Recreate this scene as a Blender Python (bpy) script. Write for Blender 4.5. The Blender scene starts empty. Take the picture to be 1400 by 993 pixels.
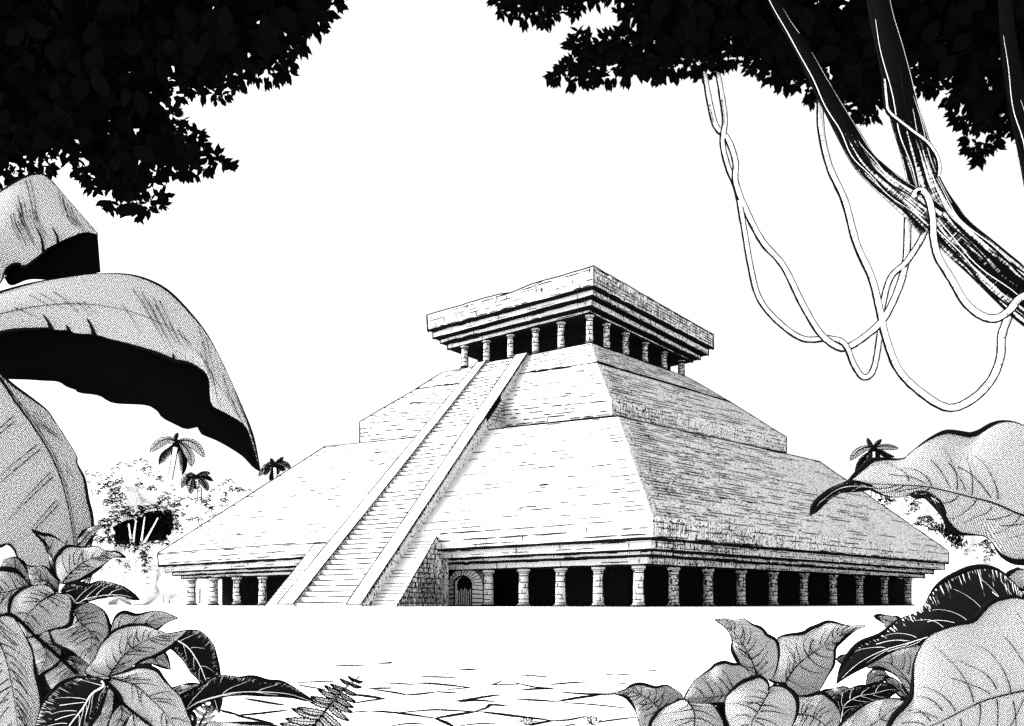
import bpy, math, random
from mathutils import Vector, Matrix
random.seed(7)
R = random.Random(11)
sc = bpy.context.scene
COL = sc.collection
# ---------------------------------------------------------------- camera model
F, HZ, EYE = 1370.3, 824.2, 0.30          # focal length and horizon in pixels of a 1400 px wide frame
SC = 13.0                                  # metres per fit unit
CAM = Vector((0, 0, EYE))

def P(px, py, d):
    return Vector(((px - 700) / F * d, d, EYE + (HZ - py) / F * d))
def ray(px, py):
    return Vector(((px - 700) / F, 1.0, (HZ - py) / F))
def hit(px, py, p0, n):
    r = ray(px, py)
    return CAM + r * ((p0 - CAM).dot(n) / r.dot(n))
def ground_z(y):
    a, b = 12.0, 66.0
    t = min(1, max(0, (y - a) / (b - a)))
    return -1.3 * (1 - t)
def hit_ground(px, py):
    lo, hi = 3.0, 300.0
    r = ray(px, py)
    for _ in range(60):
        m = (lo + hi) / 2
        z = EYE + r.z * m
        if z > ground_z(m): lo = m
        else: hi = m
    return Vector((r.x * lo, lo, ground_z(lo)))

# ---------------------------------------------------------------- materials
def new_mat(name):
    m = bpy.data.materials.new(name); m.use_nodes = True
    nt = m.node_tree; nt.nodes.clear()
    out = nt.nodes.new('ShaderNodeOutputMaterial')
    b = nt.nodes.new('ShaderNodeBsdfPrincipled')
    b.inputs['Roughness'].default_value = 1.0
    b.inputs['Specular IOR Level'].default_value = 0.0
    nt.links.new(b.outputs[0], out.inputs[0])
    return m, nt, b
def N(nt, t, **kw):
    n = nt.nodes.new(t)
    for k, v in kw.items(): setattr(n, k, v)
    return n
def math_node(nt, op, a, b=None, c=None):
    n = N(nt, 'ShaderNodeMath', operation=op)
    for i, v in enumerate((a, b, c)):
        if v is None: continue
        if hasattr(v, 'is_linked'): nt.links.new(v, n.inputs[i])
        else: n.inputs[i].default_value = v
    return n.outputs[0]
def smooth(nt, val, lo, hi, a=0.0, b=1.0):
    n = N(nt, 'ShaderNodeMapRange'); n.interpolation_type = 'SMOOTHSTEP'
    nt.links.new(val, n.inputs[0])
    for i, v in enumerate((lo, hi, a, b)): n.inputs[i + 1].default_value = v
    return n.outputs[0]
def mix_col(nt, fac, ca, cb):
    n = N(nt, 'ShaderNodeMix', data_type='RGBA')
    nt.links.new(fac, n.inputs[0]) if hasattr(fac, 'is_linked') else None
    for i, c in ((6, ca), (7, cb)):
        if hasattr(c, 'is_linked'): nt.links.new(c, n.inputs[i])
        else: n.inputs[i].default_value = (c, c, c, 1)
    return n.outputs[2]
INKV = 0.0048
def flat(name, v, var=0.0, scale=3.0):
    m, nt, b = new_mat(name)
    tc = N(nt, 'ShaderNodeTexCoord'); nz = N(nt, 'ShaderNodeTexNoise')
    nz.inputs['Scale'].default_value = scale; nz.inputs['Detail'].default_value = 4
    nt.links.new(tc.outputs['Object'], nz.inputs['Vector'])
    c = mix_col(nt, nz.outputs[0], max(0, v - var), v + var)
    nt.links.new(c, b.inputs['Base Color'])
    return m
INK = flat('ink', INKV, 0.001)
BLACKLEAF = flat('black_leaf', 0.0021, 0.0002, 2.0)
PAPER = flat('white_stone', 0.84, 0.02, 0.6)
GROUND = flat('pale_paving', 0.90, 0.015, 0.4)
VINE = flat('pale_vine', 0.86, 0.02, 6.0)
CROWN = flat('pale_foliage', 0.90, 0.01, 1.0)

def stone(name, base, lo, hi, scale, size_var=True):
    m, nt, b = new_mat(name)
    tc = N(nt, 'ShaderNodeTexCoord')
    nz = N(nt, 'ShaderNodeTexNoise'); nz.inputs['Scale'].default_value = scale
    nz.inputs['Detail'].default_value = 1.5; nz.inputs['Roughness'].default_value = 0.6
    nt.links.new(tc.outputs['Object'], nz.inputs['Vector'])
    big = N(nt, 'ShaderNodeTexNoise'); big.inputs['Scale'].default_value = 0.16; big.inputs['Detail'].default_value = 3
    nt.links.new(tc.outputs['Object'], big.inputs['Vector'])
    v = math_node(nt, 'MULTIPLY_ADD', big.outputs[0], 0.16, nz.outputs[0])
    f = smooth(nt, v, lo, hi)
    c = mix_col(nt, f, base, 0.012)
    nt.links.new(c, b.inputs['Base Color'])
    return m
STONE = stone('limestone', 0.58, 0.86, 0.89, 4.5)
SHADE_SPECKLED = stone('shade_speckled_limestone', 0.58, 0.632, 0.69, 5.2)  # denser dark speckle, painting shade on the right-facing sides

def leaf_tone(name, rad, base=0.57, rnd=0.30):
    m, nt, b = new_mat(name)
    uv = N(nt, 'ShaderNodeUVMap', uv_map='UVMap')
    vo = N(nt, 'ShaderNodeTexVoronoi', voronoi_dimensions='2D', feature='F1')
    vo.inputs['Scale'].default_value = 1.0; vo.inputs['Randomness'].default_value = rnd
    nt.links.new(uv.outputs[0], vo.inputs['Vector'])
    f = smooth(nt, vo.outputs['Distance'], rad - 0.05, rad + 0.05)
    c = mix_col(nt, f, 0.010, base)
    nt.links.new(c, b.inputs['Base Color'])
    return m
TONE = leaf_tone('stippled_leaf', 0.36)
TONE2 = leaf_tone('dense_stippled_leaf', 0.40)
def dark_leaf(name, lo, hi, edge):
    m, nt, b = new_mat(name)
    uv = N(nt, 'ShaderNodeUVMap', uv_map='ST')
    sep = N(nt, 'ShaderNodeSeparateXYZ'); nt.links.new(uv.outputs[0], sep.inputs[0])
    mp = N(nt, 'ShaderNodeCombineXYZ')
    ab = math_node(nt, 'ABSOLUTE', sep.outputs[1])
    t = math_node(nt, 'MULTIPLY', sep.outputs[0], 150.0)
    t2 = math_node(nt, 'MULTIPLY_ADD', ab, -9.0, t)
    nt.links.new(t2, mp.inputs[0])
    nt.links.new(math_node(nt, 'MULTIPLY', sep.outputs[1], 2.2), mp.inputs[1])
    nz = N(nt, 'ShaderNodeTexNoise'); nz.inputs['Scale'].default_value = 1.0; nz.inputs['Detail'].default_value = 2
    nt.links.new(mp.outputs[0], nz.inputs['Vector'])
    e = math_node(nt, 'POWER', ab, 2.0)
    v = math_node(nt, 'MULTIPLY_ADD', e, edge, nz.outputs[0])  # edge adds white strokes towards the rim, a painted highlight
    f = smooth(nt, v, lo, hi)
    c = mix_col(nt, f, 0.006, 0.8)
    nt.links.new(c, b.inputs['Base Color'])
    return m
DARK = dark_leaf('dark_leaf_painted_sheen', 0.80, 0.88, 0.32)
HATCH = dark_leaf('hatched_leaf', 0.50, 0.60, 0.0)

def bark_mat():
    m, nt, b = new_mat('streaked_bark')
    uv = N(nt, 'ShaderNodeUVMap', uv_map='UVMap')
    sep = N(nt, 'ShaderNodeSeparateXYZ'); nt.links.new(uv.outputs[0], sep.inputs[0])
    def nz(su, sv, det, off):
        cb = N(nt, 'ShaderNodeCombineXYZ')
        nt.links.new(math_node(nt, 'MULTIPLY_ADD', sep.outputs[0], su, off), cb.inputs[0])
        nt.links.new(math_node(nt, 'MULTIPLY', sep.outputs[1], sv), cb.inputs[1])
        n = N(nt, 'ShaderNodeTexNoise'); n.inputs['Scale'].default_value = 1; n.inputs['Detail'].default_value = det
        nt.links.new(cb.outputs[0], n.inputs['Vector']); return n.outputs[0]
    a = nz(24, .9, 2, 3.0); h = nz(5, 75, 1, 9.0); g = nz(60, 5.0, 1, 1.0)
    v = math_node(nt, 'MULTIPLY_ADD', h, 0.30, a)
    v = math_node(nt, 'MULTIPLY_ADD', g, 0.35, v)
    # upper bark is painted blacker, standing in for canopy shade (uv v grows upwards, metres)
    canopy_shade = smooth(nt, sep.outputs[1], 4.1, 5.2, 0.0, 0.40)
    v = math_node(nt, 'SUBTRACT', v, canopy_shade)
    f = smooth(nt, v, 0.85, 0.95)
    c = mix_col(nt, f, 0.0034, 0.7)
    nt.links.new(c, b.inputs['Base Color'])
    return m
BARK = bark_mat()

LW = 1.55      # pen weight
# ---------------------------------------------------------------- mesh builder
class MB:
    def __init__(s):
        s.v = []; s.f = []; s.m = []; s.uv = []; s.st = []; s.mats = []
    def mi(s, mat):
        if mat not in s.mats: s.mats.append(mat)
        return s.mats.index(mat)
    def face(s, pts, mat, uv=None, st=None):
        i = len(s.v); s.v.extend([Vector(p) for p in pts]); n = len(pts)
        s.f.append(tuple(range(i, i + n))); s.m.append(s.mi(mat))
        s.uv.extend(uv or [(0, 0)] * n); s.st.extend(st or [(0, 0)] * n)
    def idx(s, ids, mat, uv=None, st=None):
        s.f.append(tuple(ids)); s.m.append(s.mi(mat)); n = len(ids)
        s.uv.extend(uv or [(0, 0)] * n); s.st.extend(st or [(0, 0)] * n)
    def tube(s, pts, rad, mat, sides=4, v0=0.0):
        n = len(pts)
        if n < 2: return
        if not hasattr(rad, '__len__'): rad = [rad] * n
        if mat is INK: rad = [r * LW for r in rad]
        i0 = len(s.v); up = None; L = v0; Ls = []
        for k in range(n):
            a = pts[max(0, k - 1)]; b = pts[min(n - 1, k + 1)]
            t = (b - a)
            if t.length < 1e-9: t = Vector((0, 0, 1))
            t.normalize()
            if up is None:
                up = Vector((0, -1, 0)) if abs(t.y) < .9 else Vector((0, 0, 1))
            x = t.cross(up)
            if x.length < 1e-6: x = t.orthogonal()
            x.normalize(); up = x.cross(t).normalized()
            if k: L += (pts[k] - pts[k - 1]).length
            Ls.append(L)
            for j in range(sides):
                an = 2 * math.pi * j / sides
                s.v.append(pts[k] + (x * math.cos(an) + up * math.sin(an)) * rad[k])
        for k in range(n - 1):
            for j in range(sides):
                j2 = (j + 1) % sides
                a = i0 + k * sides
                s.idx((a + j, a + j2, a + sides + j2, a + sides + j), mat,
                      [(j / sides, Ls[k]), ((j + 1) / sides, Ls[k]), ((j + 1) / sides, Ls[k + 1]), (j / sides, Ls[k + 1])])
        s.idx([i0 + j for j in range(sides)][::-1], mat)
        s.idx([i0 + (n - 1) * sides + j for j in range(sides)], mat)
    def build(s, name, parent=None, smooth_shade=False, origin=None):
        me = bpy.data.meshes.new(name)
        o = Vector(origin) if origin is not None else Vector((0, 0, 0))
        me.from_pydata([v - o for v in s.v], [], s.f)
        for m in s.mats: me.materials.append(m)
        me.polygons.foreach_set('material_index', s.m)
        if smooth_shade: me.polygons.foreach_set('use_smooth', [True] * len(s.f))
        l = me.uv_layers.new(name='UVMap'); l.data.foreach_set('uv', [c for u in s.uv for c in u])
        l2 = me.uv_layers.new(name='ST'); l2.data.foreach_set('uv', [c for u in s.st for c in u])
        me.update()
        ob = bpy.data.objects.new(name, me); COL.objects.link(ob); ob.location = o
        if parent:
            ob.parent = parent
            root = Vector((0, 0, 0)); p = parent
            while p: root += p.location; p = p.parent
            ob.location = o - root
        return ob
def tag(o, label, cat, group=None, kind=None):
    if label: o['label'] = label
    if cat: o['category'] = cat
    if group: o['group'] = group
    if kind: o['kind'] = kind
    return o
def empty(name, loc, label, cat, group=None):
    o = bpy.data.objects.new(name, None); COL.objects.link(o); o.location = loc
    o.empty_display_size = .2
    return tag(o, label, cat, group)

# ---------------------------------------------------------------- curves
def catmull(pts, per=8):
    if len(pts) < 3: per = 12
    q = [tuple(p) for p in pts]; k = len(q[0]); out = []
    for i in range(len(q) - 1):
        p0 = q[max(0, i - 1)]; p1 = q[i]; p2 = q[i + 1]; p3 = q[min(len(q) - 1, i + 2)]
        for j in range(per):
            t = j / per
            out.append(tuple(.5 * ((2 * p1[a]) + (-p0[a] + p2[a]) * t + (2 * p0[a] - 5 * p1[a] + 4 * p2[a] - p3[a]) * t * t + (-p0[a] + 3 * p1[a] - 3 * p2[a] + p3[a]) * t ** 3) for a in range(k)))
    out.append(q[-1]); return out
def resample(pts, n):
    L = [0]
    for a, b in zip(pts, pts[1:]): L.append(L[-1] + math.dist(a[:2], b[:2]))
    T = L[-1] or 1; out = []; j = 0
    for i in range(n):
        d = T * i / (n - 1)
        while j < len(L) - 2 and L[j + 1] < d: j += 1
        w = (d - L[j]) / max(1e-9, L[j + 1] - L[j])
        out.append(tuple(x + (y - x) * w for x, y in zip(pts[j], pts[j + 1])))
    return out
def lerp(a, b, t): return a + (b - a) * t

# ---------------------------------------------------------------- foreground leaves
def leaf(parent, A, B, M=None, d=(4, 4), edge=(0.10, 0.10), mat=TONE, back=INK, rim=2.2, veins=8, vein_mat=INK,
         vein_w=0.95, n=44, k=6, dot=2.35, notch=0, name='leaf', midw=1.1, label=None, rim_mask=(True, True), extra=(), bulge=0.0):
    """A leaf of real size: midrib M, edges A and B (base to tip) at their own distances d, edges bent by edge metres."""
    if M is None:
        M = [((a[0] + b[0]) / 2, (a[1] + b[1]) / 2) for a, b in zip(resample(catmull(A), 9), resample(catmull(B), 9))]
    a = resample(catmull(A), n); b = resample(catmull(B), n); m = resample(catmull(M), n)
    rr = random.Random(int(A[0][0] * 7 + A[-1][1] * 13))
    dm0 = (d[0] + d[1]) / 2 / F; lim = []
    for e, q in ((edge[0], a), (edge[1], b)):
        hw = sum(math.dist(u, w) for u, w in zip(q, m)) / n * dm0
        lim.append(min(e, .42 * hw))
    edge = lim
    ph = rr.random() * 6
    g = []
    def depth(t, s):
        e = edge[0] if s < 0 else edge[1]
        taper = math.sin(math.pi * min(1, max(0, t)) ** .8) ** .5 if t < 1 else 0
        w = 0.012 * math.sin(t * 17 + ph + (2 if s > 0 else 0)) * abs(s) ** 2
        return lerp(d[0], d[1], t) + (e * abs(s) ** 1.5 + w) * taper + bulge * math.sin(math.pi * t)
    for i in range(n):
        t = i / (n - 1); row = []
        for j in range(-k, k + 1):
            s = j / k
            q = a[i] if s < 0 else b[i]
            x = lerp(m[i][0], q[0], abs(s)); y = lerp(m[i][1], q[1], abs(s))
            row.append(P(x, y, depth(t, s)))
        g.append(row)
    mb = MB(); dm = (d[0] + d[1]) / 2; sp = dot * dm / F
    W = 2 * k + 1
    # arc-length uv
    U = [[0] * W for _ in range(n)]; V = [0] * n
    for i in range(n):
        if i: V[i] = V[i - 1] + (g[i][k] - g[i - 1][k]).length
        for j in range(k + 1, W): U[i][j] = U[i][j - 1] + (g[i][j] - g[i][j - 1]).length
        for j in range(k - 1, -1, -1): U[i][j] = U[i][j + 1] - (g[i][j] - g[i][j + 1]).length
    # normals towards the upper (viewer) side
    nor = [[None] * W for _ in range(n)]
    for i in range(n):
        for j in range(W):
            du = g[min(n - 1, i + 1)][j] - g[max(0, i - 1)][j]
            dv = g[i][min(W - 1, j + 1)] - g[i][max(0, j - 1)]
            q = du.cross(dv)
            if q.length < 1e-9: q = Vector((0, -1, 0))
            q.normalize()
            if q.y > 0: q = -q
            nor[i][j] = q
    th = 0.004
    i0 = len(mb.v)
    for i in range(n):
        for j in range(W): mb.v.append(g[i][j])
    i1 = len(mb.v)
    for i in range(n):
        for j in range(W): mb.v.append(g[i][j] - nor[i][j] * th)
    for i in range(n - 1):
        for j in range(W - 1):
            ids = [i * W + j, i * W + j + 1, (i + 1) * W + j + 1, (i + 1) * W + j]
            ij = [(i, j), (i, j + 1), (i + 1, j + 1), (i + 1, j)]
            uv = [((g[p][q].x + g[p][q].z * .6) / sp * .86 + 50, (g[p][q].z - g[p][q].x * .6) / sp * .86 + 50) for p, q in ij]
            st = [(p / (n - 1), q / k - 1) for p, q in ij]
            mb.idx([i0 + z for z in ids], mat, uv, st)
            mb.idx([i1 + z for z in ids][::-1], back, uv, st)  # back defaults to ink black, underside shade put into the colour
    pxm = dm / F
    def surf(t, s, off=0.0):
        fi = min(n - 1.001, max(0, t * (n - 1))); ii = int(fi); fj = min(W - 1.001, max(0, (s + 1) * k)); jj = int(fj)
        w1 = fi - ii; w2 = fj - jj
        p = (g[ii][jj] * (1 - w1) * (1 - w2) + g[ii + 1][jj] * w1 * (1 - w2) + g[ii][jj + 1] * (1 - w1) * w2 + g[ii + 1][jj + 1] * w1 * w2)
        return p + nor[ii][jj] * off
    # rim
    for col, on in ((0, rim_mask[0]), (W - 1, rim_mask[1])):
        if not on: continue
        rad = [max(.35, rim * .5 * (0.75 + .55 * math.sin(i * .21 + ph + col))) * pxm * min(1, .55 + 6 * (1 - i / (n - 1))) for i in range(n)]
        mb.tube([g[i][col] for i in range(n)], rad, INK, 5)
    # midrib
    if midw:
        mb.tube([surf(i / 30, 0, .004) for i in range(30)], [midw * .5 * pxm * (1.15 - i / 30) for i in range(30)], vein_mat, 4)
    for q in range(veins):
        for sgn in (-1, 1):
            t0 = (q + .35 + rr.uniform(-.25, .25)) / (veins + .6) * .86
            dt = rr.uniform(.14, .22); ln = rr.uniform(.55, .93); st0 = rr.uniform(0, .12)
            if rr.random() < .12: continue
            pts = []; m_ = 12
            for i in range(m_):
                w = i / (m_ - 1); s = lerp(st0, ln, w)
                pts.append(surf(min(.99, t0 + dt * w ** 1.25 * (1 - t0 * .3)), sgn * s, .005))
            mb.tube(pts, [vein_w * (.36 if vein_mat is PAPER else .5) * pxm * (1.1 - .8 * i / (m_ - 1)) for i in range(m_)], vein_mat, 4)
            if rr.random() < .4 and veins > 5:   # doubled pen line
                pts = [surf(min(.99, t0 + .03 + dt * w * (1 - t0 * .3)), sgn * lerp(.05, ln * .7, w), .005) for w in [i / 9 for i in range(10)]]
                mb.tube(pts, vein_w * .38 * pxm, vein_mat, 4)
    for (ts, wpx, mt) in extra:     # list of (t,s) polylines on the blade
        pts = [surf(t, s, .005) for t, s in catmull(ts, 5)]
        mb.tube(pts, [wpx * .5 * pxm * (1 - .8 * i / (len(pts) - 1)) for i in range(len(pts))], mt, 4)
    ob = mb.build(name, parent, True, origin=g[0][k])
    if label: ob['label'] = label
    return g[0][k]
def stems(parent, tops, base, px=5, mat=INK):
    mb = MB(); base = base + Vector((0, .6, 0)); base.z = ground_z(base.y)
    for t in tops:
        mid = Vector((lerp(t.x, base.x, .75), t.y + .5, lerp(t.z, base.z, .35)))
        c = [Vector(q) for q in catmull([tuple(t + Vector((0, .03, 0))), tuple(t + Vector((0, .22, -.05))), tuple(mid), tuple(base + Vector((R.uniform(-.05, .05), R.uniform(-.05, .05), 0)))], 8)]
        mb.tube(c, [(0.006 + .004 * i / len(c)) / LW for i in range(len(c))], mat, 6)
    mb.build('stem', parent, True, origin=base)
def ground_at(px, d):
    return Vector(((px - 700) / F * d, d, ground_z(d)))

# ================================================================= SETTING
def build_ground():
    mb = MB()
    ys = [-30, 0, 6, 12, 20, 30, 42, 54, 66, 80, 120, 300, 900]
    xs = [-900, -200, -60, -20, 0, 20, 60, 200, 900]
    for a, b in zip(ys, ys[1:]):
        for c, e in zip(xs, xs[1:]):
            mb.face([(c, a, ground_z(a)), (e, a, ground_z(a)), (e, b, ground_z(b)), (c, b, ground_z(b))], GROUND)
    # open joints between the paving slabs: (points, width in px)
    Z = [
     ([(370,210),(405,211),(465,210)],1.2),([(500,203),(530,202),(565,197)],1.2),([(510,203),(545,204)],1.0),
     ([(700,215),(720,216)],.8),([(705,235),(740,235)],.8),([(757,221),(800,224),(828,225)],1.2),([(780,223),(810,221)],.8),([(855,212),(875,213)],.8),
     ([(640,246),(700,247),(755,250)],1.3),([(240,266),(310,262),(375,261)],1.1),([(243,271),(340,288)],.9),
     ([(515,265),(575,268),(625,272)],1.1),([(630,268),(660,267),(720,272),(800,281)],1.6),
     ([(475,285),(510,283),(555,282)],1.5),([(495,287),(560,297),(600,306)],1.4),([(590,305),(640,301),(690,294)],1.6),([(690,293),(760,299)],1.3),
     ([(410,300),(470,308),(525,317)],1.8),([(525,316),(480,322),(420,332)],1.6),([(720,288),(800,281)],1.0),
     ([(750,325),(800,318),(860,308),(900,303)],1.8),([(765,327),(820,322),(880,326)],1.5),([(860,275),(885,266),(905,258)],1.0),([(860,272),(960,270)],1.0),
     ([(945,240),(1000,243),(1055,248)],1.1),([(930,262),(1000,278),(1060,283)],1.2),([(960,290),(1010,285),(1070,284)],1.6),([(1055,272),(1110,266),(1180,262)],1.3),
     ([(1090,295),(1150,300),(1215,302),(1290,300)],1.8),([(1075,326),(1140,314),(1215,303)],1.9),([(950,318),(1010,321),(1075,326)],1.6),([(1090,328),(1200,336),(1310,348)],1.2),
     ([(1230,238),(1255,238)],1.1),([(1265,239),(1310,238)],1.0),([(1360,225),(1400,226)],1.1),([(1270,270),(1300,268)],1.0),
     ([(820,356),(850,346),(870,336),(920,341)],2.0),([(690,379),(750,368),(825,356)],2.2),([(480,355),(560,361),(690,379)],1.6),([(690,379),(720,392),(745,406)],2.4),
     ([(560,362),(680,352),(740,354),(820,358)],1.4),([(830,357),(930,370),(1060,386)],2.0),([(1060,386),(1020,394),(990,402)],2.0),([(1060,386),(1110,384),(1170,372)],1.4),
     ([(1170,397),(1250,385),(1330,375)],1.2),
     ([(80,315),(150,328),(210,338)],1.6),([(55,370),(120,364),(220,352)],2.2),([(55,370),(110,382),(170,396)],1.6),([(415,360),(480,356)],1.0),([(220,345),(250,350)],.8),
     ([(545,404),(600,396),(660,398)],1.2),([(760,404),(830,396),(900,398)],1.0),([(1100,404),(1140,396)],1.0),
     ([(0,352),(60,369)],1.4),([(-60,340),(0,352)],1.2),
    ]
    rr = random.Random(3)
    for pl, w in Z:
        q = catmull([(300 + x / 2.333, 820 + y / 2.333) for x, y in pl], 6)
        p3 = [hit_ground(*c) + Vector((0, 0, .004)) for c in q]
        n = len(p3)
        for i in range(n - 1):
            def wd(i):
                t = i / (n - 1)
                return w * (.25 + .75 * math.sin(math.pi * min(1, max(0, t))) ** .7) * (.8 + .3 * rr.random())
            # joint width is measured across the line of sight: flat on the ground it is stretched by the grazing view
            out = []
            for k in (i, i + 1):
                dd = p3[k].y / F; h = (EYE - ground_z(p3[k].y)) / p3[k].y
                ww = wd(k) * dd / (h + .024) * .86
                tdir = (p3[min(n - 1, k + 1)] - p3[max(0, k - 1)]); tdir.z = 0; tdir.normalize()
                nn = Vector((-tdir.y, tdir.x, 0))
                # thickness in depth dominates for level lines
                ww2 = lerp(wd(k) * dd * .5, ww, abs(nn.y))
                out.append((p3[k] - nn * ww2, p3[k] + nn * ww2))
            a, b = out
            for v in (a[0], a[1], b[0], b[1]): v.z = ground_z(v.y) + .004
            mb.face([a[0], b[0], b[1], a[1]], INK)
    g = mb.build('plaza_ground')
    tag(g, 'pale paved plaza of irregular stone slabs sloping gently up to the pyramid', 'ground', kind='structure')
build_ground()

# ================================================================= PYRAMID
YAW = math.radians(50.511)
UU = Vector((-math.sin(YAW), math.cos(YAW), 0)); VV = Vector((math.cos(YAW), math.sin(YAW), 0))
C0 = Vector((0.52332, 8.48385, 0)) * SC
LV = {  # half extents along the front and right faces (fit units) and the measured corners: front, left, right
 'par_top': (.834, .930, (811.4,363.6),(583.6,431),(974.8,457)),
 'par_bot': (.830, .923, (811,392),(585,452.5),(975,477)),
 'b2b': (.802, .892, (810,404),(592,463),(968.5,486)),
 'b3b': (.755, .843, (808,418.5),(602,470),(957.5,492)),
 'b4b': (.707, .800, (804.5,428),(612,478),(947,495.5)),
 't3top': (.722, .786, (808,469),(604,510),(942,517)),
 't3bot': (.921, .985, (816,496),(568,533),(998,550)),
 't2sl': (1.260, 1.306, (835,546),(492,577),(1075,598)),
 't2bot': (1.270, 1.301, (837,568.6),(492,606),(1075,620)),
 't1top': (1.462, 1.517, (845,570),(444.5,611),(1119.6,631)),
 't1sl': (2.307, 2.490, (892,706),(215.7,757),(1297,754)),
 't1bot': (2.306, 2.484, (892.5,736),(217,774),(1297,770.6)),
 'c2': (2.275, 2.449, (890,751),(226,782.5),(1291.5,779.5)),
 'c3': (2.225, 2.396, (888,759),(236,787),(1276.7,785.4)),
 'c4': (2.174, 2.340, (885,772),(248,791),(1264,790.3)),
}
def ring(nm):
    a, b, f, l, r = LV[nm]; a *= SC; b *= SC
    out = []
    for (s, t), px in (((-1, -1), f), ((1, -1), l), ((-1, 1), r)):
        q = C0 + UU * (s * a) + VV * (t * b)
        out.append(P(px[0], px[1], q.y))
    fr, le, ri = out
    return [fr, le, le + ri - fr, ri]          # front, left, back, right corner
RG = {k: ring(k) for k in LV}
def at_z(rg, other):                            # same plan, heights of another ring
    return [Vector((a.x, a.y, b.z)) for a, b in zip(rg, other)]
def bil(p00, p10, p01, p11, u, v):
    return p00 * (1 - u) * (1 - v) + p10 * u * (1 - v) + p01 * (1 - u) * v + p11 * u * v
PXM = 75 / F     # one pixel on the pyramid, metres
def ribbon(mb, pts, w, nrm, mat=INK, taper=True):
    n = len(pts)
    for i in range(n - 1):
        q = []
        for k in (i, i + 1):
            t = (pts[min(n - 1, k + 1)] - pts[max(0, k - 1)]).normalized()
            s = t.cross(nrm).normalized()
            ww = w * LW * .5 * ((.35 + .65 * math.sin(math.pi * (k + .4) / (n - .2))) if taper else 1)
            q.append((pts[k] - s * ww, pts[k] + s * ww))
        mb.face([q[0][0], q[1][0], q[1][1], q[0][1]], mat)
def line(mb, a, b, w, jit=.25, mat=INK, n=None, seed=0):
    """slightly uneven ink edge from a to b, w in px"""
    n = n or max(3, int((b - a).length / 1.2)); rr = random.Random(seed or int(abs(a.x * 91 + b.z * 37 + a.z * 11) * 10))
    pts = []
    for i in range(n + 1):
        p = a.lerp(b, i / n)
        if 0 < i < n: p = p + Vector((rr.uniform(-1, 1), rr.uniform(-1, 1), rr.uniform(-1, 1))) * jit * PXM
        pts.append(p)
    dm = ((a + b) / 2).y / F
    mb.tube(pts, [w * .5 * dm * rr.uniform(.75, 1.2) for _ in pts], mat, 4)
def dashes(mb, q, rows, dens, lpx, w=1.0, off=.05, jit=.35, seed=1, tilt=0.0):
    """broken course joints: q = p00 p10 p01 p11 (u along the course, v up), dens(u,v) chance, lpx dash length range in m"""
    rr = random.Random(seed); p00, p10, p01, p11 = q
    nrm = (p10 - p00).cross(p01 - p00).normalized()
    if nrm.y > 0: nrm = -nrm
    for r in range(rows):
        v = (r + .5 + rr.uniform(-jit, jit) * .6) / rows
        L = (p10.lerp(p11, v) - p00.lerp(p01, v)).length
        x = rr.uniform(0, lpx[0])
        while x < L:
            ln = rr.uniform(*lpx)
            u0 = x / L; u1 = min(1, (x + ln) / L)
            if rr.random() < dens((u0 + u1) / 2, v):
                k = 2 + int(ln / 2.5)
                pts = [bil(p00, p10, p01, p11, lerp(u0, u1, i / k), v + rr.uniform(-.05, .05) / rows) + nrm * off for i in range(k + 1)]
                ribbon(mb, pts, w * PXM * rr.uniform(.7, 1.25), nrm)
            x += ln + rr.uniform(.1, lpx[0])
def uprights(mb, q, spacing, dens, v0=0., v1=1., w=.9, off=.05, seed=1, part=(.5, 1.)):
    rr = random.Random(seed); p00, p10, p01, p11 = q
    nrm = (p10 - p00).cross(p01 - p00).normalized()
    if nrm.y > 0: nrm = -nrm
    L = (p10 - p00).length; x = spacing * .5
    while x < L:
        u = x / L
        if rr.random() < dens(u):
            f = rr.uniform(*part); s = rr.uniform(0, 1 - f)
            a = lerp(v0, v1, s); b = lerp(v0, v1, s + f)
            pts = [bil(p00, p10, p01, p11, u, lerp(a, b, i / 2)) + nrm * off for i in range(3)]
            ribbon(mb, pts, w * PXM * rr.uniform(.7, 1.2), nrm)
        x += spacing * rr.uniform(.6, 1.4)
def chips(mb, q, n, seed, off=.05):
    """small outlined hollows where a stone face has broken out"""
    rr = random.Random(seed); p00, p10, p01, p11 = q
    nrm = (p10 - p00).cross(p01 - p00).normalized()
    if nrm.y > 0: nrm = -nrm
    for _ in range(n):
        u = rr.uniform(.06, .94); v = rr.uniform(.1, .93); L = (p10 - p00).length; H = (p01 - p00).length
        w = rr.uniform(.35, .95); h = rr.uniform(.10, .2)
        pts = [bil(p00, p10, p01, p11, u + dx * w / L, v + dy * h / H) + nrm * off for dx, dy in
               ((-1, .2), (-.8, .9), (0, 1.1), (.8, .8), (1, 0), (.6, -.8), (-.3, -.7), (-.9, -.5))]
        m = rr.choice((5, 6, 8, 8)); pts = pts[:m] + ([pts[0]] if m == 8 else [])
        ribbon(mb, pts, .95 * PXM, nrm, taper=False)
        if rr.random() < .35: ribbon(mb, [p - Vector((0, 0, h * .35)) for p in pts[:4]], 1.2 * PXM, nrm)

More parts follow.
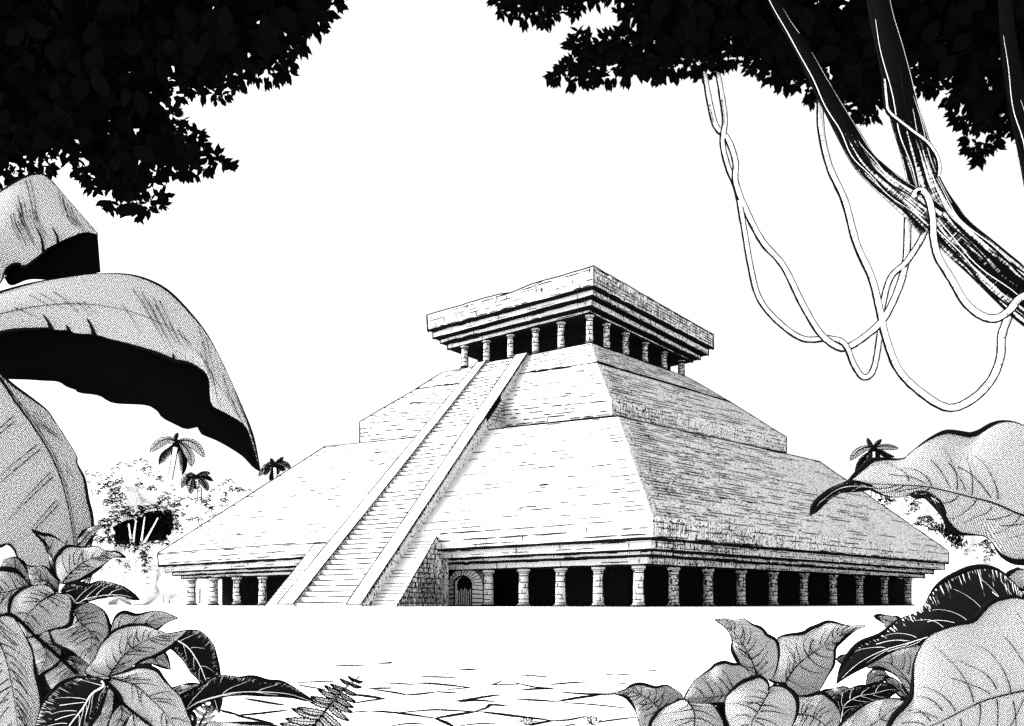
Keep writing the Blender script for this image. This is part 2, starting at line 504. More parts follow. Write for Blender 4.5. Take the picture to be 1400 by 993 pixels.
pyr = empty('stepped_pyramid', C0, 'white stone stepped pyramid with a pillared temple on top and a long stairway', 'pyramid')
def grid_face(mb, p00, p10, p01, p11, mat, nu=14, nv=8):
    i0 = len(mb.v)
    for b in range(nv + 1):
        for a in range(nu + 1): mb.v.append(bil(p00, p10, p01, p11, a / nu, b / nv))
    for b in range(nv):
        for a in range(nu):
            k = i0 + b * (nu + 1) + a; mb.idx((k, k + 1, k + nu + 2, k + nu + 1), mat)
def sides(mb, lo, hi, mats=(STONE, STONE, STONE, SHADE_SPECKLED), split=1):
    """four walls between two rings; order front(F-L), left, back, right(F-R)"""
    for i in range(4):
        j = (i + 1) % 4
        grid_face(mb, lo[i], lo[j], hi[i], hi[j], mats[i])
def qf(lo, hi): return (lo[0], lo[1], hi[0], hi[1])     # front face: u from the near corner to the left corner
def qr(lo, hi): return (lo[0], lo[3], hi[0], hi[3])     # right face
def out_edges(mb, lo, hi, w=1.2):
    line(mb, lo[1], hi[1], w); line(mb, lo[3], hi[3], w)
def cap(mb, rg, mat): mb.face(rg, mat)
def inset(rg, k): # shrink towards the centre by factor
    c = sum(rg, Vector()) / 4
    return [c + (p - c) * k for p in rg]
def near_fade(a, b): return lambda u, v: a if u < b else a * .25

# --- lower terrace
mb = MB()
t1t, t1s, t1b = RG['t1top'], RG['t1sl'], RG['t1bot']
sides(mb, t1s, t1t); sides(mb, t1b, t1s); cap(mb, t1t, STONE)
q = qf(t1s, t1t)
dashes(mb, q, 26, lambda u, v: .17 + (.4 if u > .93 else 0) + (.30 if u < .06 else 0) + (.22 if .28 < u < .48 else 0) + (.12 if v < .12 or v > .85 else 0), (.7, 2.8), 1.35, seed=5)
chips(mb, q, 30, 8)
q = qf(t1b, t1s)
dashes(mb, q, 3, lambda u, v: .62, (.6, 3.5), 1.2, seed=6)
uprights(mb, q, 1.6, lambda u: .35, seed=61, part=(.25, .35))
q = qr(t1s, t1t)
dashes(mb, q, 36, lambda u, v: max(.16, 1.0 - 1.1 * u), (1.8, 6.0), 1.35, jit=.15, seed=7)
dashes(mb, q, 14, lambda u, v: .5 * max(0, .5 - u), (.4, 1.0), 1.6, seed=71)
dashes(mb, q, 22, lambda u, v: .5 if u > .93 else .02, (.5, 1.8), .8, seed=75)
q = qr(t1b, t1s)
dashes(mb, q, 3, lambda u, v: .8, (1, 4), .9, seed=72)
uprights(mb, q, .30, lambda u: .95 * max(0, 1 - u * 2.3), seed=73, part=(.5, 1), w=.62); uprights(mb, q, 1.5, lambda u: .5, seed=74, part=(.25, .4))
out_edges(mb, t1s, t1t, 1.5); out_edges(mb, t1b, t1s, 1.4)
line(mb, t1t[0].lerp(t1t[1], .33), t1t[1], 1.2); line(mb, t1t[3].lerp(t1t[0], .36), t1t[3], 1.2)
line(mb, t1s[0].lerp(t1s[1], .62), t1s[1], .9); line(mb, t1b[0], t1b[1], 2.4); line(mb, t1b[0], t1b[3], 2.2)
mb.build('lower_terrace', pyr, origin=C0)
# --- middle terrace
mb = MB()
t2t, t2s, t2b = RG['t3bot'], RG['t2sl'], RG['t2bot']
sides(mb, t2s, t2t); sides(mb, t2b, t2s); cap(mb, t2t, STONE)
dashes(mb, qf(t2s, t2t), 13, lambda u, v: .62 if u > .45 else .45, (.5, 2.6), 1.2, seed=9); chips(mb, qf(t2s, t2t), 8, 3)
dashes(mb, qf(t2b, t2s), 5, lambda u, v: .6 if u > .5 else .45, (.5, 2.2), 1.2, seed=10); uprights(mb, qf(t2b, t2s), 1.0, lambda u: .4 if .2 < u < .5 else .1, seed=101, part=(.2, .3))
dashes(mb, qr(t2s, t2t), 14, lambda u, v: max(.25, 1.0 - .8 * u), (1.5, 5), 1.3, jit=.15, seed=11)
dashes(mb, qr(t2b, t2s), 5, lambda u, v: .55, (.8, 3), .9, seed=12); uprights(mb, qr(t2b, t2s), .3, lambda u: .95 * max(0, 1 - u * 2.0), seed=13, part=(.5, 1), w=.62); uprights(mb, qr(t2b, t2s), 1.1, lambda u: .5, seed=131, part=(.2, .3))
out_edges(mb, t2s, t2t, 1.3); out_edges(mb, t2b, t2s, 1.3)
line(mb, t2b[0], t2b[1], 1.2); line(mb, t2b[0], t2b[3], 1.8)
mb.build('middle_terrace', pyr, origin=C0)
# --- upper terrace
mb = MB()
t3t, t3b = RG['t3top'], RG['t3bot']
t3b_ = [Vector((p.x, p.y, p.z + .02)) for p in t3b]
sides(mb, t3b_, t3t); cap(mb, t3t, STONE)
dashes(mb, qf(t3b_, t3t), 7, lambda u, v: .5, (.4, 1.8), 1.2, seed=14); chips(mb, qf(t3b_, t3t), 6, 33)
dashes(mb, qr(t3b_, t3t), 9, lambda u, v: max(.3, 1.0 - .7 * u), (1.2, 4), 1.2, jit=.15, seed=15)
out_edges(mb, t3b_, t3t, 1.2); line(mb, t3b_[0], t3b_[1], 1.4); line(mb, t3b_[0], t3b_[3], 2.4)
line(mb, t3t[0], t3t[1], 1.0); line(mb, t3t[0], t3t[3], 1.2)
mb.build('upper_terrace', pyr, origin=C0)

# --- lower cornice (three stepped bands under the terrace) and its dark core
def bands(mb, names, first, lw, blk=True):
    prev = RG[first]; low = None
    for i, nm in enumerate(names):
        rg = RG[nm]; top = at_z(rg, prev)
        # soffit of the band above, its shade painted in ink black
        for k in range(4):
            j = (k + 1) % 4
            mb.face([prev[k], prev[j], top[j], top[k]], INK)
        sides(mb, rg, top)
        dashes(mb, qf(rg, top), 2, lambda u, v: .3, (.4, 2.5), .8, seed=20 + i); uprights(mb, qf(rg, top), 1.3, lambda u: .35, seed=30 + i, part=(.4, .9), w=.8)
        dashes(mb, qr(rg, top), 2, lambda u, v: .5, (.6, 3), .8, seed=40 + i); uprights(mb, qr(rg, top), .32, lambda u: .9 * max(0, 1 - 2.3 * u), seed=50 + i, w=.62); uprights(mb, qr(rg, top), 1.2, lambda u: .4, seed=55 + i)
        line(mb, top[0], top[1], lw); line(mb, top[0], top[3], lw)  # heavy ink edge, drawing the overhang's shadow line
        line(mb, rg[0], rg[1], lw * .7); line(mb, rg[0], rg[3], lw * .7)
        out_edges(mb, rg, top, 1.2)
        prev = rg
    cap(mb, prev, INK)  # underside of the lowest band, painted black for its shade
mb = MB(); bands(mb, ['c2', 'c3', 'c4'], 't1bot', 2.0)
mb.build('cornice', pyr, origin=C0)

def solve_on(a, b, px):
    """point on segment a-b seen at column px"""
    k = (px - 700) / F
    t = (k * a.y - a.x) / ((b.x - a.x) - k * (b.y - a.y))
    return a.lerp(b, t)
bF = C0 - UU * 2.076 * SC - VV * 2.286 * SC; bL = C0 + UU * 2.076 * SC - VV * 2.286 * SC; bR = C0 - UU * 2.076 * SC + VV * 2.286 * SC
bF = P(873, 829, bF.y); bL = P(262, 829, bL.y); bR = P(1241, 829, bR.y)
for p in (bF, bL, bR): p.z = 0
def column(parent, base, h, r, mat, joints, seed, cap_h=.07, name='column'):
    rr = random.Random(seed); mb = MB(); S = 20
    prof = [(0, 1.42), (.045, 1.42), (.05, 1.2), (.09, 1.12), (.10, 1.0), (.5, .97), (.86, .92), (.89, 1.04), (.92, 1.04), (.925, 1.28), (1, 1.30)]
    rings = []
    for z, k in prof:
        rings.append([base + Vector((math.cos(2 * math.pi * j / S) * r * k, math.sin(2 * math.pi * j / S) * r * k, z * h)) for j in range(S)])
    for a, b in zip(rings, rings[1:]):
        for j in range(S):
            mb.face([a[j], a[(j + 1) % S], b[(j + 1) % S], b[j]], mat)
    px = base.y / F
    def circ(z, k, w, a0, a1):
        n = 12; pts = []
        for i in range(n + 1):
            an = lerp(a0, a1, i / n); pts.append(base + Vector((math.cos(an) * r * k, math.sin(an) * r * k, z * h)))
        mb.tube(pts, w * .5 * px, INK, 4)
    P2 = math.pi
    for z, k in ((.047, 1.43), (.095, 1.12), (.88, 1.0), (.922, 1.2), (.995, 1.31), (.003, 1.43)): circ(z, k, .8, P2, 2 * P2)
    for i in range(joints):
        z = lerp(.17, .80, (i + rr.uniform(-.2, .2)) / max(1, joints - 1))
        a0 = P2 + rr.uniform(0, .5) * P2 * (rr.random() < .6); a1 = 2 * P2 - rr.uniform(0, .4) * P2 * (rr.random() < .5)
        circ(z, .985, .8, a0, a1)
        if rr.random() < .7:
            an = rr.uniform(P2 * 1.15, P2 * 1.85); d = Vector((math.cos(an) * r, math.sin(an) * r, 0))
            mb.tube([base + d + Vector((0, 0, z * h)), base + d * .99 + Vector((0, 0, (z + .5 / joints) * h))], .4 * px, INK, 4)
    for an in (P2 * .97, P2 * 2.03, P2 * .5):
        pts = [base + Vector((math.cos(an) * r * k, math.sin(an) * r * k, z * h)) for z, k in prof]
        mb.tube(pts, .55 * px, INK, 4)
    # a few ink strokes draw the shade on the right of the shaft
    for an in (1.86, 1.78, 1.93):
        if rr.random() < .75:
            z0 = rr.uniform(.12, .4); d = Vector((math.cos(an * P2) * r, math.sin(an * P2) * r, 0))
            mb.tube([base + d * .98 + Vector((0, 0, z0 * h)), base + d * .96 + Vector((0, 0, rr.uniform(.6, .85) * h))], .3 * px, INK, 4)
    return mb.build(name, parent, True, origin=base)
c4 = RG['c4']
def top_z(p, a, b, ra, rb):
    t = (p - a).length / (b - a).length
    return lerp(ra.z, rb.z, t)
k = 0
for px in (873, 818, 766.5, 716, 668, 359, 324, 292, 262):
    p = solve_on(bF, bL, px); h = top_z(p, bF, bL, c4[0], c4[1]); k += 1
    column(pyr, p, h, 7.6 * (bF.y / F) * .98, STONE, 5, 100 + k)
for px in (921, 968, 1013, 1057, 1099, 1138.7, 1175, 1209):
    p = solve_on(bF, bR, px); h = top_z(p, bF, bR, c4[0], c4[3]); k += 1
    column(pyr, p, h, 7.6 * (bF.y / F) * .98, SHADE_SPECKLED, 6, 100 + k)
column(pyr, bR, c4[3].z, 7.6 * (bF.y / F) * .98, SHADE_SPECKLED, 6, 131)
# recessed inner wall, painted black for the shade behind the columns
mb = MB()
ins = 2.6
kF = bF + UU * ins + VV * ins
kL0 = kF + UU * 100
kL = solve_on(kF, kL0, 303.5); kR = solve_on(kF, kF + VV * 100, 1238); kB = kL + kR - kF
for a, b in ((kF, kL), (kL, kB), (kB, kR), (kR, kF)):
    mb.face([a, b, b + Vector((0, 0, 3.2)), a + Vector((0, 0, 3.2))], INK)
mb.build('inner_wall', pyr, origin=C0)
# low stylobate line on which the columns stand
mb = MB()
for a, b in ((bF, bL), (bF, bR)):
    e = (b - a).normalized() * 1.6
    line(mb, a - e * .3 + Vector((0, -.9, .03)), b + e + Vector((0, -.9, .03)), 1.3)
mb.build('stylobate_edge', pyr, origin=C0)

# --- temple on top
tem = bpy.data.objects.new('temple', None); COL.objects.link(tem); tem.parent = pyr
mb = MB(); pt, pb = RG['par_top'], RG['par_bot']
# uneven broken top edge
def wavy(a, b, n, seed, amp):
    rr = random.Random(seed); out = []
    for i in range(n + 1):
        p = a.lerp(b, i / n)
        if 0 < i < n: p = p + Vector((0, 0, rr.uniform(-amp, amp * .4)))
        out.append(p)
    return out
tops = [wavy(pt[0], pt[1], 26, 4, .05), wavy(pt[1], pt[2], 10, 5, .05), wavy(pt[2], pt[3], 10, 6, .05), wavy(pt[3], pt[0], 24, 7, .05)]
for j, dz in ((10, -.06), (11, -.16), (12, -.22), (13, -.10)): tops[0][j].z += dz      # broken piece of the parapet
for s, (i, j, m) in enumerate(((0, 1, STONE), (1, 2, STONE), (2, 3, STONE), (3, 0, SHADE_SPECKLED))):
    w = tops[s]; n = len(w) - 1
    for k in range(n):
        mb.face([pb[i].lerp(pb[j], k / n), pb[i].lerp(pb[j], (k + 1) / n), w[k + 1], w[k]], m)
    if s in (0, 3): mb.tube(w, .75 * PXM, INK, 4)
cap(mb, [p - Vector((0, 0, .8)) for p in pt], STONE)
q = qf(pb, pt)
dashes(mb, q, 4, lambda u, v: .5, (.4, 2.0), 1.2, seed=16); uprights(mb, q, .9, lambda u: .8, seed=17, part=(.2, .3), w=1.6)
ribbon(mb, [hit(x, y, pb[0] - VV * .08, -VV) for x, y in ((742, 385), (735, 388), (724, 394), (712, 397), (704, 401), (706, 406))], 1.3 * PXM, -VV)
ribbon(mb, [hit(x, y, pb[0] - VV * .08, -VV) for x, y in ((740, 388), (728, 396), (716, 399), (708, 402))], 1.0 * PXM, -VV)
q = qr(pb, pt)
dashes(mb, q, 6, lambda u, v: .9, (1, 4), 1.1, jit=.1, seed=18); uprights(mb, q, .25, lambda u: .95 if u < .5 else .4, seed=19, part=(.3, .8), w=.8); uprights(mb, q, .5, lambda u: .8, seed=191, part=(.12, .2), w=.9)
out_edges(mb, pb, pt, 1.6); line(mb, pt[0], pb[0], .7)
line(mb, pb[0], pb[1], 2.6); line(mb, pb[0], pb[3], 2.8)
mb.build('parapet', tem, origin=pt[0])
mb = MB(); bands(mb, ['b2b', 'b3b', 'b4b'], 'par_bot', 2.6)
mb.build('entablature', tem, origin=pt[0])
b4 = RG['b4b']
k = 0
tF, tL, tR = t3t[0], t3t[1], t3t[3]
nF = solve_on(tF, tL, 801); 
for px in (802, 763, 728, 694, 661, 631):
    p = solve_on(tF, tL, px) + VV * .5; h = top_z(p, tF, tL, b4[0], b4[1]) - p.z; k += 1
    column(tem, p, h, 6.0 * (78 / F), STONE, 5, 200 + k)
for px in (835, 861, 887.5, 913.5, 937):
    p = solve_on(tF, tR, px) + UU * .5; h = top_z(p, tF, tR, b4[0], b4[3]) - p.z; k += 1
    column(tem, p, h, 5.8 * (78 / F), SHADE_SPECKLED, 5, 200 + k)
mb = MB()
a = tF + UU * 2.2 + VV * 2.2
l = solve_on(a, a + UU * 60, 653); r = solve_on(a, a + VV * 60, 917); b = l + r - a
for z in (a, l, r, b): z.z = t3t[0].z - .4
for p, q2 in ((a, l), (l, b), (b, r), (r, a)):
    mb.face([p, q2, q2 + Vector((0, 0, 4.2)), p + Vector((0, 0, 4.2))], INK)  # cella painted black for the shade behind the temple columns
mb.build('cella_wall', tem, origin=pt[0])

# --- stairway
st = bpy.data.objects.new('stairway', None); COL.objects.link(st); st.parent = pyr
def solve_s(t, px):       # offset towards the near corner so that the point at distance t from the centre is seen at px
    base = C0 - VV * t * SC; kk = (px - 700) / F
    s = (kk * base.y - base.x) / (-UU.x + kk * UU.y) if True else 0
    return base - UU * s
foot = solve_s(3.06, 441); foot.z = -.12
top = solve_s(.79, 686); top.z = RG['t3top'][0].z - .1
D = (top - foot)
nS = D.cross(UU).normalized()
if nS.z < 0: nS = -nS
def onst(px, py, off=0.0): return hit(px, py, foot + nS * off, nS)
# measured across: outer balustrade | steps | outer balustrade, at the foot and at the top
fx = [383, 404.5, 477, 497]; tx = [654, 667, 707, 724]
def row(off, xs, base):
    # points on the line parallel to UU through base (lifted by off along the slope normal) at columns xs
    o = base + nS * off
    return [solve_on(o, o + UU * 10, x) for x in xs]
fr_, tr_ = row(0, fx, foot), row(0, tx, top)
mb = MB(); n = 58
for i in range(n):
    a0 = fr_[1].lerp(tr_[1], i / n); b0 = fr_[2].lerp(tr_[2], i / n)
    a1 = fr_[1].lerp(tr_[1], (i + 1) / n); b1 = fr_[2].lerp(tr_[2], (i + 1) / n)
    au = Vector((a0.x, a0.y, a1.z)); bu = Vector((b0.x, b0.y, b1.z))
    mb.face([a0, b0, bu, au], STONE); mb.face([au, bu, b1, a1], STONE)
    rr = random.Random(i)
    x = 0.0
    keep = 1.0 if i < 20 else (.75 if i < 44 else .85)
    while x < 1:
        ln = rr.uniform(.25, 1.0) if i < 18 else rr.uniform(.12, .5)
        if rr.random() < keep:
            p, q2 = au.lerp(bu, x), au.lerp(bu, min(1, x + ln))
            mb.tube([p, p.lerp(q2, .5), q2], [.4 * PXM, .62 * PXM, .4 * PXM], INK, 4)
        x += ln + rr.uniform(.02, .2)
mb.build('steps', st, origin=foot)
UPZ = Vector((0, 0, 1))
for side, (i, j) in enumerate(((0, 1), (2, 3))):
    mb = MB(); off = .42
    a0, b0, a1, b1 = fr_[i], fr_[j], tr_[i], tr_[j]
    au, bu, a2, b2 = [p + nS * off for p in (a0, b0, a1, b1)]
    dn = nS * -2.4
    mb.face([au, bu, b2, a2], STONE)                                  # top
    mb.face([a0 + dn, au, a2, a1 + dn], STONE); mb.face([b0 + dn, bu, b2, b1 + dn], SHADE_SPECKLED)
    mb.face([a0 + dn, b0 + dn, bu, au], STONE); mb.face([a1 + dn, b1 + dn, b2, a2], STONE)
    line(mb, au, a2, 1.1); line(mb, bu, b2, 1.1); line(mb, au, bu, 1.0); line(mb, a2, b2, 1.0)
    # joints on the coping and short ink strokes drawing shade on its flank
    rr = random.Random(side + 5)
    for k in range(46):
        f = (k + rr.random() * .7) / 46
        if rr.random() < .25:
            p, q2 = au.lerp(a2, f), bu.lerp(b2, f)
            ribbon(mb, [p + nS * .02, p.lerp(q2, rr.uniform(.3, .8)) + nS * .02], .8 * PXM, nS)
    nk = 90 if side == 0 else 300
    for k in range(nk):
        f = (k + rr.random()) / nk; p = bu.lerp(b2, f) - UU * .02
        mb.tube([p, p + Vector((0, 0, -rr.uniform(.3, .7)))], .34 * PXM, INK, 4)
    if side == 1:      # masonry flank where the stair clears the ledge, inked dark for the recess's shade
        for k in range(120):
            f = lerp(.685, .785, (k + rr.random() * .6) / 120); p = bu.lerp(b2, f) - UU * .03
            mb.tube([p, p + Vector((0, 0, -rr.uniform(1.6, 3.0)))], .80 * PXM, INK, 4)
        for z in range(7):
            p = bu.lerp(b2, .70) - UU * .05 + Vector((0, 0, -.3 * z + 1.2)); mb.tube([p, p + VV * 2.4], .4 * PXM, INK, 4)
    mb.build('balustrade', st, origin=foot)
# broad buttress under the stair
mb = MB(); lo_ = -.45
B0, B1, B2, B3 = onst(359, 834, lo_), onst(540, 834, lo_), onst(597, 734, lo_), onst(430, 744, lo_)
for p in (B0, B1):
    p.z = max(p.z, -.2)
mb.face([B0, B1, B2, B3], STONE)
back = VV * 16
g0, g1 = Vector((B0.x, B0.y, -.25)), Vector((B1.x, B1.y, -.25))
def down(p): return Vector((p.x, p.y, -.25))
mb.face([B0, B3, B3 + back * .3, down(B3) + back * .3, down(B0)], STONE)
mb.face([B3, B2, B2 + back * .3, B3 + back * .3], STONE)
Lw = max(1.0, (solve_on(B2, B2 + VV * 40, 613) - B2).dot(VV)); Lb = (B2 - B1).dot(VV) + Lw
w_ = [B1, B2, B2 + VV * Lw, down(B2) + VV * Lw, down(B1)]
mb.face([B1, B2, down(B2), down(B1)], SHADE_SPECKLED); mb.face([B2, B2 + VV * Lw, down(B2) + VV * Lw, down(B2)], SHADE_SPECKLED)
line(mb, B0, B3, 1.1); line(mb, B1, B2, 1.1); line(mb, B0, B1, 1.3); line(mb, B3, B3.lerp(B2, .2), 1)
rr = random.Random(77)
for k in range(22):           # course joints on the sloping face, outside the balustrades
    f = (k + .5) / 22; p, q2 = B1.lerp(B2, f), B0.lerp(B3, f)
    if rr.random() < .8: ribbon(mb, [p.lerp(q2, x) + nS * .03 for x in (.0, .06, rr.uniform(.12, .22))], .9 * PXM, nS)
    if rr.random() < .6: ribbon(mb, [q2.lerp(p, x) + nS * .03 for x in (.0, .05, rr.uniform(.08, .12))], .9 * PXM, nS)
# blocks on the side wall: courses clipped under the slope
nw = -UU
Wd = (B2 - B1); run = Wd.dot(VV); rise = B2.z - B1.z
def wall_pt(x, z): return Vector((B1.x, B1.y, 0)) + VV * x + Vector((0, 0, z)) - UU * .08 + (Wd - VV * run - UPZ * rise) * min(1, x / run)
for i in range(15):
    z = -.1 + i * .38
    x0 = max(0, (z - B1.z) / rise * run)
    x = x0
    while x < Lb - 2.2:
        ln = rr.uniform(.5, 2.2)
        if rr.random() < .9: ribbon(mb, [wall_pt(x, z), wall_pt(x + ln, z + rr.uniform(-.02, .02))], .8 * PXM, nw, taper=False)
        x += ln + rr.uniform(0, .15)
    x = x0 + rr.uniform(.1, .4)
    while x < Lb - .3:
        ribbon(mb, [wall_pt(x, z), wall_pt(x, z + .38)], .8 * PXM, nw, taper=False); x += rr.uniform(.5, 1.0)
for i in range(70):  # upright ink strokes paint the side wall's shade
    x = i / 70 * (Lb - .1) + rr.uniform(0, .05); zt = min(B2.z, B1.z + x / run * rise) - .05
    z0 = rr.uniform(-.1, .3); z1 = min(zt, z0 + rr.uniform(1.0, 5))
    if z1 > z0 + .2 and rr.random() < .8: ribbon(mb, [wall_pt(x, z0), wall_pt(x, z1)], .38 * PXM, nw, taper=False)
mb.build('buttress', st, origin=foot)
# arched doorway beside the stair, in the plane of the front columns
mb = MB(); dp = bF - VV * .25
def onf(px, py, off=0.0): return hit(px, py, dp + VV * off, -VV)
def arch(x0, x1, ytop, ybot, n=14):
    cx = (x0 + x1) / 2; rx = (x1 - x0) / 2; ry = rx * 1.0
    pts = [(x0, ybot), (x0, ytop + ry)]
    for i in range(1, n): an = math.pi - math.pi * i / n; pts.append((cx + rx * math.cos(an), ytop + ry - ry * math.sin(an)))
    return pts + [(x1, ytop + ry), (x1, ybot)]
o_, i_ = arch(612, 661, 777, 830), arch(621.5, 645, 788, 830)
O3 = [onf(*p) for p in o_]; I3 = [onf(*p) for p in i_]; I4 = [onf(*p, .9) for p in i_]
for k in range(len(O3) - 1):
    mb.face([O3[k], O3[k + 1], I3[k + 1], I3[k]], STONE)
    mb.face([I3[k], I3[k + 1], I3[k + 1] + VV * .3, I3[k] + VV * .3], STONE)
    mb.face([O3[k], O3[k + 1], O3[k + 1] + VV * 1.2, O3[k] + VV * 1.2], STONE)
    line(mb, O3[k].lerp(I3[k], .05), I3[k], .8, n=2)
    if k in (0, len(O3) - 2):
        for f in (.2, .4, .6, .8):
            a, b = O3[k].lerp(O3[k + 1], f), I3[k].lerp(I3[k + 1], f)
            line(mb, a - VV * .03, b - VV * .03, .9, n=2)
mb.tube([p - VV * .03 for p in O3], .5 * PXM, INK, 4); mb.tube([p - VV * .03 for p in I3], .8 * PXM, INK, 4)
mb.face([p + VV * .3 for p in I3], INK)
for i in range(9):
    a = onf(623 + i * 2.5, 804 + (i * 7 % 5), .2); b = onf(623.5 + i * 2.5, 829, .2); mb.tube([a, b], .42 * PXM, PAPER, 4)
mb.build('doorway', pyr, origin=dp)

# ================================================================= FOREGROUND LEFT
# ---- banana plant
bb = ground_at(-230, 4.9)
ban = empty('banana_plant', bb, 'banana plant with huge torn arching leaves at the left edge', 'banana plant')
T = []
A1 = [(-70,306),(-30,280),(0,262),(30,244),(50,238),(66,243),(100,281),(134,320)]
E1 = [(-70,410),(-20,398),(0,388),(8,368),(23,360),(33,365),(44,358),(54,350),(66,340),(80,332),(91,327),(115,318),(134,321)]
K1t = [(5,374),(14,356),(36,345),(70,322),(110,306),(133,318)]
K1b = [(5,374),(12,388),(20,389),(40,382),(70,382),(110,378),(137,372)]
lines = lambda n, s0, s1, seed: [([(random.Random(seed + i).uniform(.2, .95), s0), (0, 0)][:1], 1, INK) for i in range(0)]
def tears(seed, n, s0=-.95, s1=.95, lo=.25, hi=.95, slant=.07, w=1.0):
    rr = random.Random(seed); out = []
    for i in range(n):
        t = rr.uniform(lo, hi); a = rr.uniform(s0, s0 + .5 * (s1 - s0)); b = rr.uniform(a + .2 * (s1 - s0), s1); m = rr.randint(1, 3)
        for j in range(m):
            t2 = min(.97, t + j * rr.uniform(.018, .03))
            out.append(([(t2, a), (min(.985, t2 + slant * (b - a) * .5), (a + b) / 2), (min(.99, t2 + slant * (b - a)), b)], w * rr.uniform(.5, .8), INK))
    return out
T.append(leaf(ban, K1t, K1b, d=(5.00, 5.00), edge=(0, 0), mat=BLACKLEAF, rim=1.2, veins=0, midw=0, label='black sheet painting the shade under the upper banana leaf', name='leaf_underside_shade'))  # shade under the upper leaf painted as solid black
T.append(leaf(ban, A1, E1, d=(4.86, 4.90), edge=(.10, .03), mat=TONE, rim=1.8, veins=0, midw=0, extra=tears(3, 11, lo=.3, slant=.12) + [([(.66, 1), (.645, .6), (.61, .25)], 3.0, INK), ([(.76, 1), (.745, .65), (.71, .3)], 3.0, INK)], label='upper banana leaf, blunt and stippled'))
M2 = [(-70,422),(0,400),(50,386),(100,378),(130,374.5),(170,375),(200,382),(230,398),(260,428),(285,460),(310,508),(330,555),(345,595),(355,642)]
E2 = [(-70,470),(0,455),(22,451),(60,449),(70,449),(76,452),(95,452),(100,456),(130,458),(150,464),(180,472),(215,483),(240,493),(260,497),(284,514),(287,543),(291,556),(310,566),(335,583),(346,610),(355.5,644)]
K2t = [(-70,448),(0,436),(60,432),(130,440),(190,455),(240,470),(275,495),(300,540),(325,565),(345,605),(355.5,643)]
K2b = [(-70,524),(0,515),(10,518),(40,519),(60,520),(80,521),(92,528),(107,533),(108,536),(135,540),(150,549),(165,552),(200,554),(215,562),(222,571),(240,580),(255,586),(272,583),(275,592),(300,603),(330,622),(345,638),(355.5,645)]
T.append(leaf(ban, K2t, K2b, d=(4.75, 4.62), edge=(0, .06), mat=BLACKLEAF, rim=1.6, veins=0, midw=0, label='black sheet painting the shade under the long banana leaf', n=70, name='leaf_underside_shade'))  # shade under the long leaf painted as solid black
T.append(leaf(ban, M2, E2, d=(4.62, 4.54), edge=(.10, .03), mat=TONE, rim=2.2, veins=0, midw=0, n=70, extra=tears(8, 15, lo=.12, hi=.9, slant=.10) + [([(.27, 1.0), (.262, .8), (.245, .45)], 4.6, INK), ([(.385, 1.0), (.377, .8), (.36, .5)], 5.0, INK), ([(.315, 1.0), (.312, .9), (.308, .8)], 4.0, INK), ([(.60, 1.0), (.598, .9), (.595, .8)], 4.0, INK), ([(.05, .1), (.3, .05), (.5, .05), (.8, .06)], .8, INK)], label='long banana leaf arching down to a point'))
A3 = [(-40,470),(-90,560),(-100,660),(-50,742),(0,747),(10,742),(13,744),(20,752),(30,772),(60,792),(108,802)]
M3 = [(-40,470),(0,517),(16,542),(52,592),(78.5,641),(94,694),(102,743),(108,802)]
B3 = [(-40,470),(10,520),(39,542),(63,560),(75,576),(97,610),(106,628),(105,634),(115,654),(120,683),(126,709),(125,743),(108,802)]
T.append(leaf(ban, A3, B3, M3, d=(4.40, 4.34), edge=(.05, .16), mat=TONE2, rim=2.4, veins=0, midw=2.0, n=60,
    extra=tears(21, 7, .15, .9, lo=.3, hi=.85, slant=.16, w=.8) + [(([(t, -s0) , (t + .06, -s1)]), .9, INK) for t, s0, s1 in ((.32,.1,.5),(.34,.12,.55),(.45,.05,.6),(.47,.05,.62),(.56,.06,.5),(.58,.06,.65),(.66,.1,.55),(.68,.1,.6),(.82,.1,.4),(.84,.1,.45))] + [([(.02, .18), (.4, .16), (.7, .13), (.98, .1)], 1.0, INK), ([(.86,-.52),(.93,-.62),(.985,-.66)],2.4,INK)], label='broad banana leaf hanging down with a curved midrib'))
mbs = MB()
c = [Vector(q) for q in catmull([tuple(bb), tuple(bb + Vector((.1, 0, 1.2))), tuple(bb + Vector((.25, -.02, 2.4)))], 8)]
mbs.tube(c, [.13 - .05 * i / len(c) for i in range(len(c))], PAPER, 12)
for t in T:
    s = c[-1]; mbs.tube([Vector(q) for q in catmull([tuple(s), tuple(s.lerp(t, .5) + Vector((0, 0, .15))), tuple(t)], 6)], .025, PAPER, 8)
mbs.build('stem', ban, True, origin=bb)

# ---- round-leaved shrub in front
rb = ground_at(40, 4.1)
shr = empty('broadleaf_plant', rb, 'leafy plant with rounded pointed leaves at the lower left under the banana leaf', 'plant')
T = []
def LF(par, A, B, M=None, d=4., **kw):
    dd = d if isinstance(d, tuple) else (d, d - .04)
    stem = kw.pop('stem', True)
    kw.setdefault('rim', 2.8); kw.setdefault('edge', (.06, .07))
    p = leaf(par, A, B, M, d=dd, **kw)
    if stem: T.append(p)
LF(shr, [(106,746),(106,738),(115,726),(125,720),(143,718)], [(106,746),(116,747),(124,738),(133,727),(143,718)], d=4.12, mat=HATCH, veins=0, rim=2.2, label='small hatched dark leaf', stem=False)
LF(shr, [(80,792),(70,776),(65,756),(60,741),(52,732),(43,724)], [(80,792),(94,770),(91,747),(85,741),(69.5,732),(57,730),(43,724)], [(80,792),(74,770),(68,752),(60,738),(43,724)], d=4.16, edge=(.02, .06), veins=5)
LF(shr, [(40,806),(39,785),(32,770),(20,762),(5,766)], [(40,806),(25,802),(12,792),(2,780),(5,766)], d=4.2, veins=4)
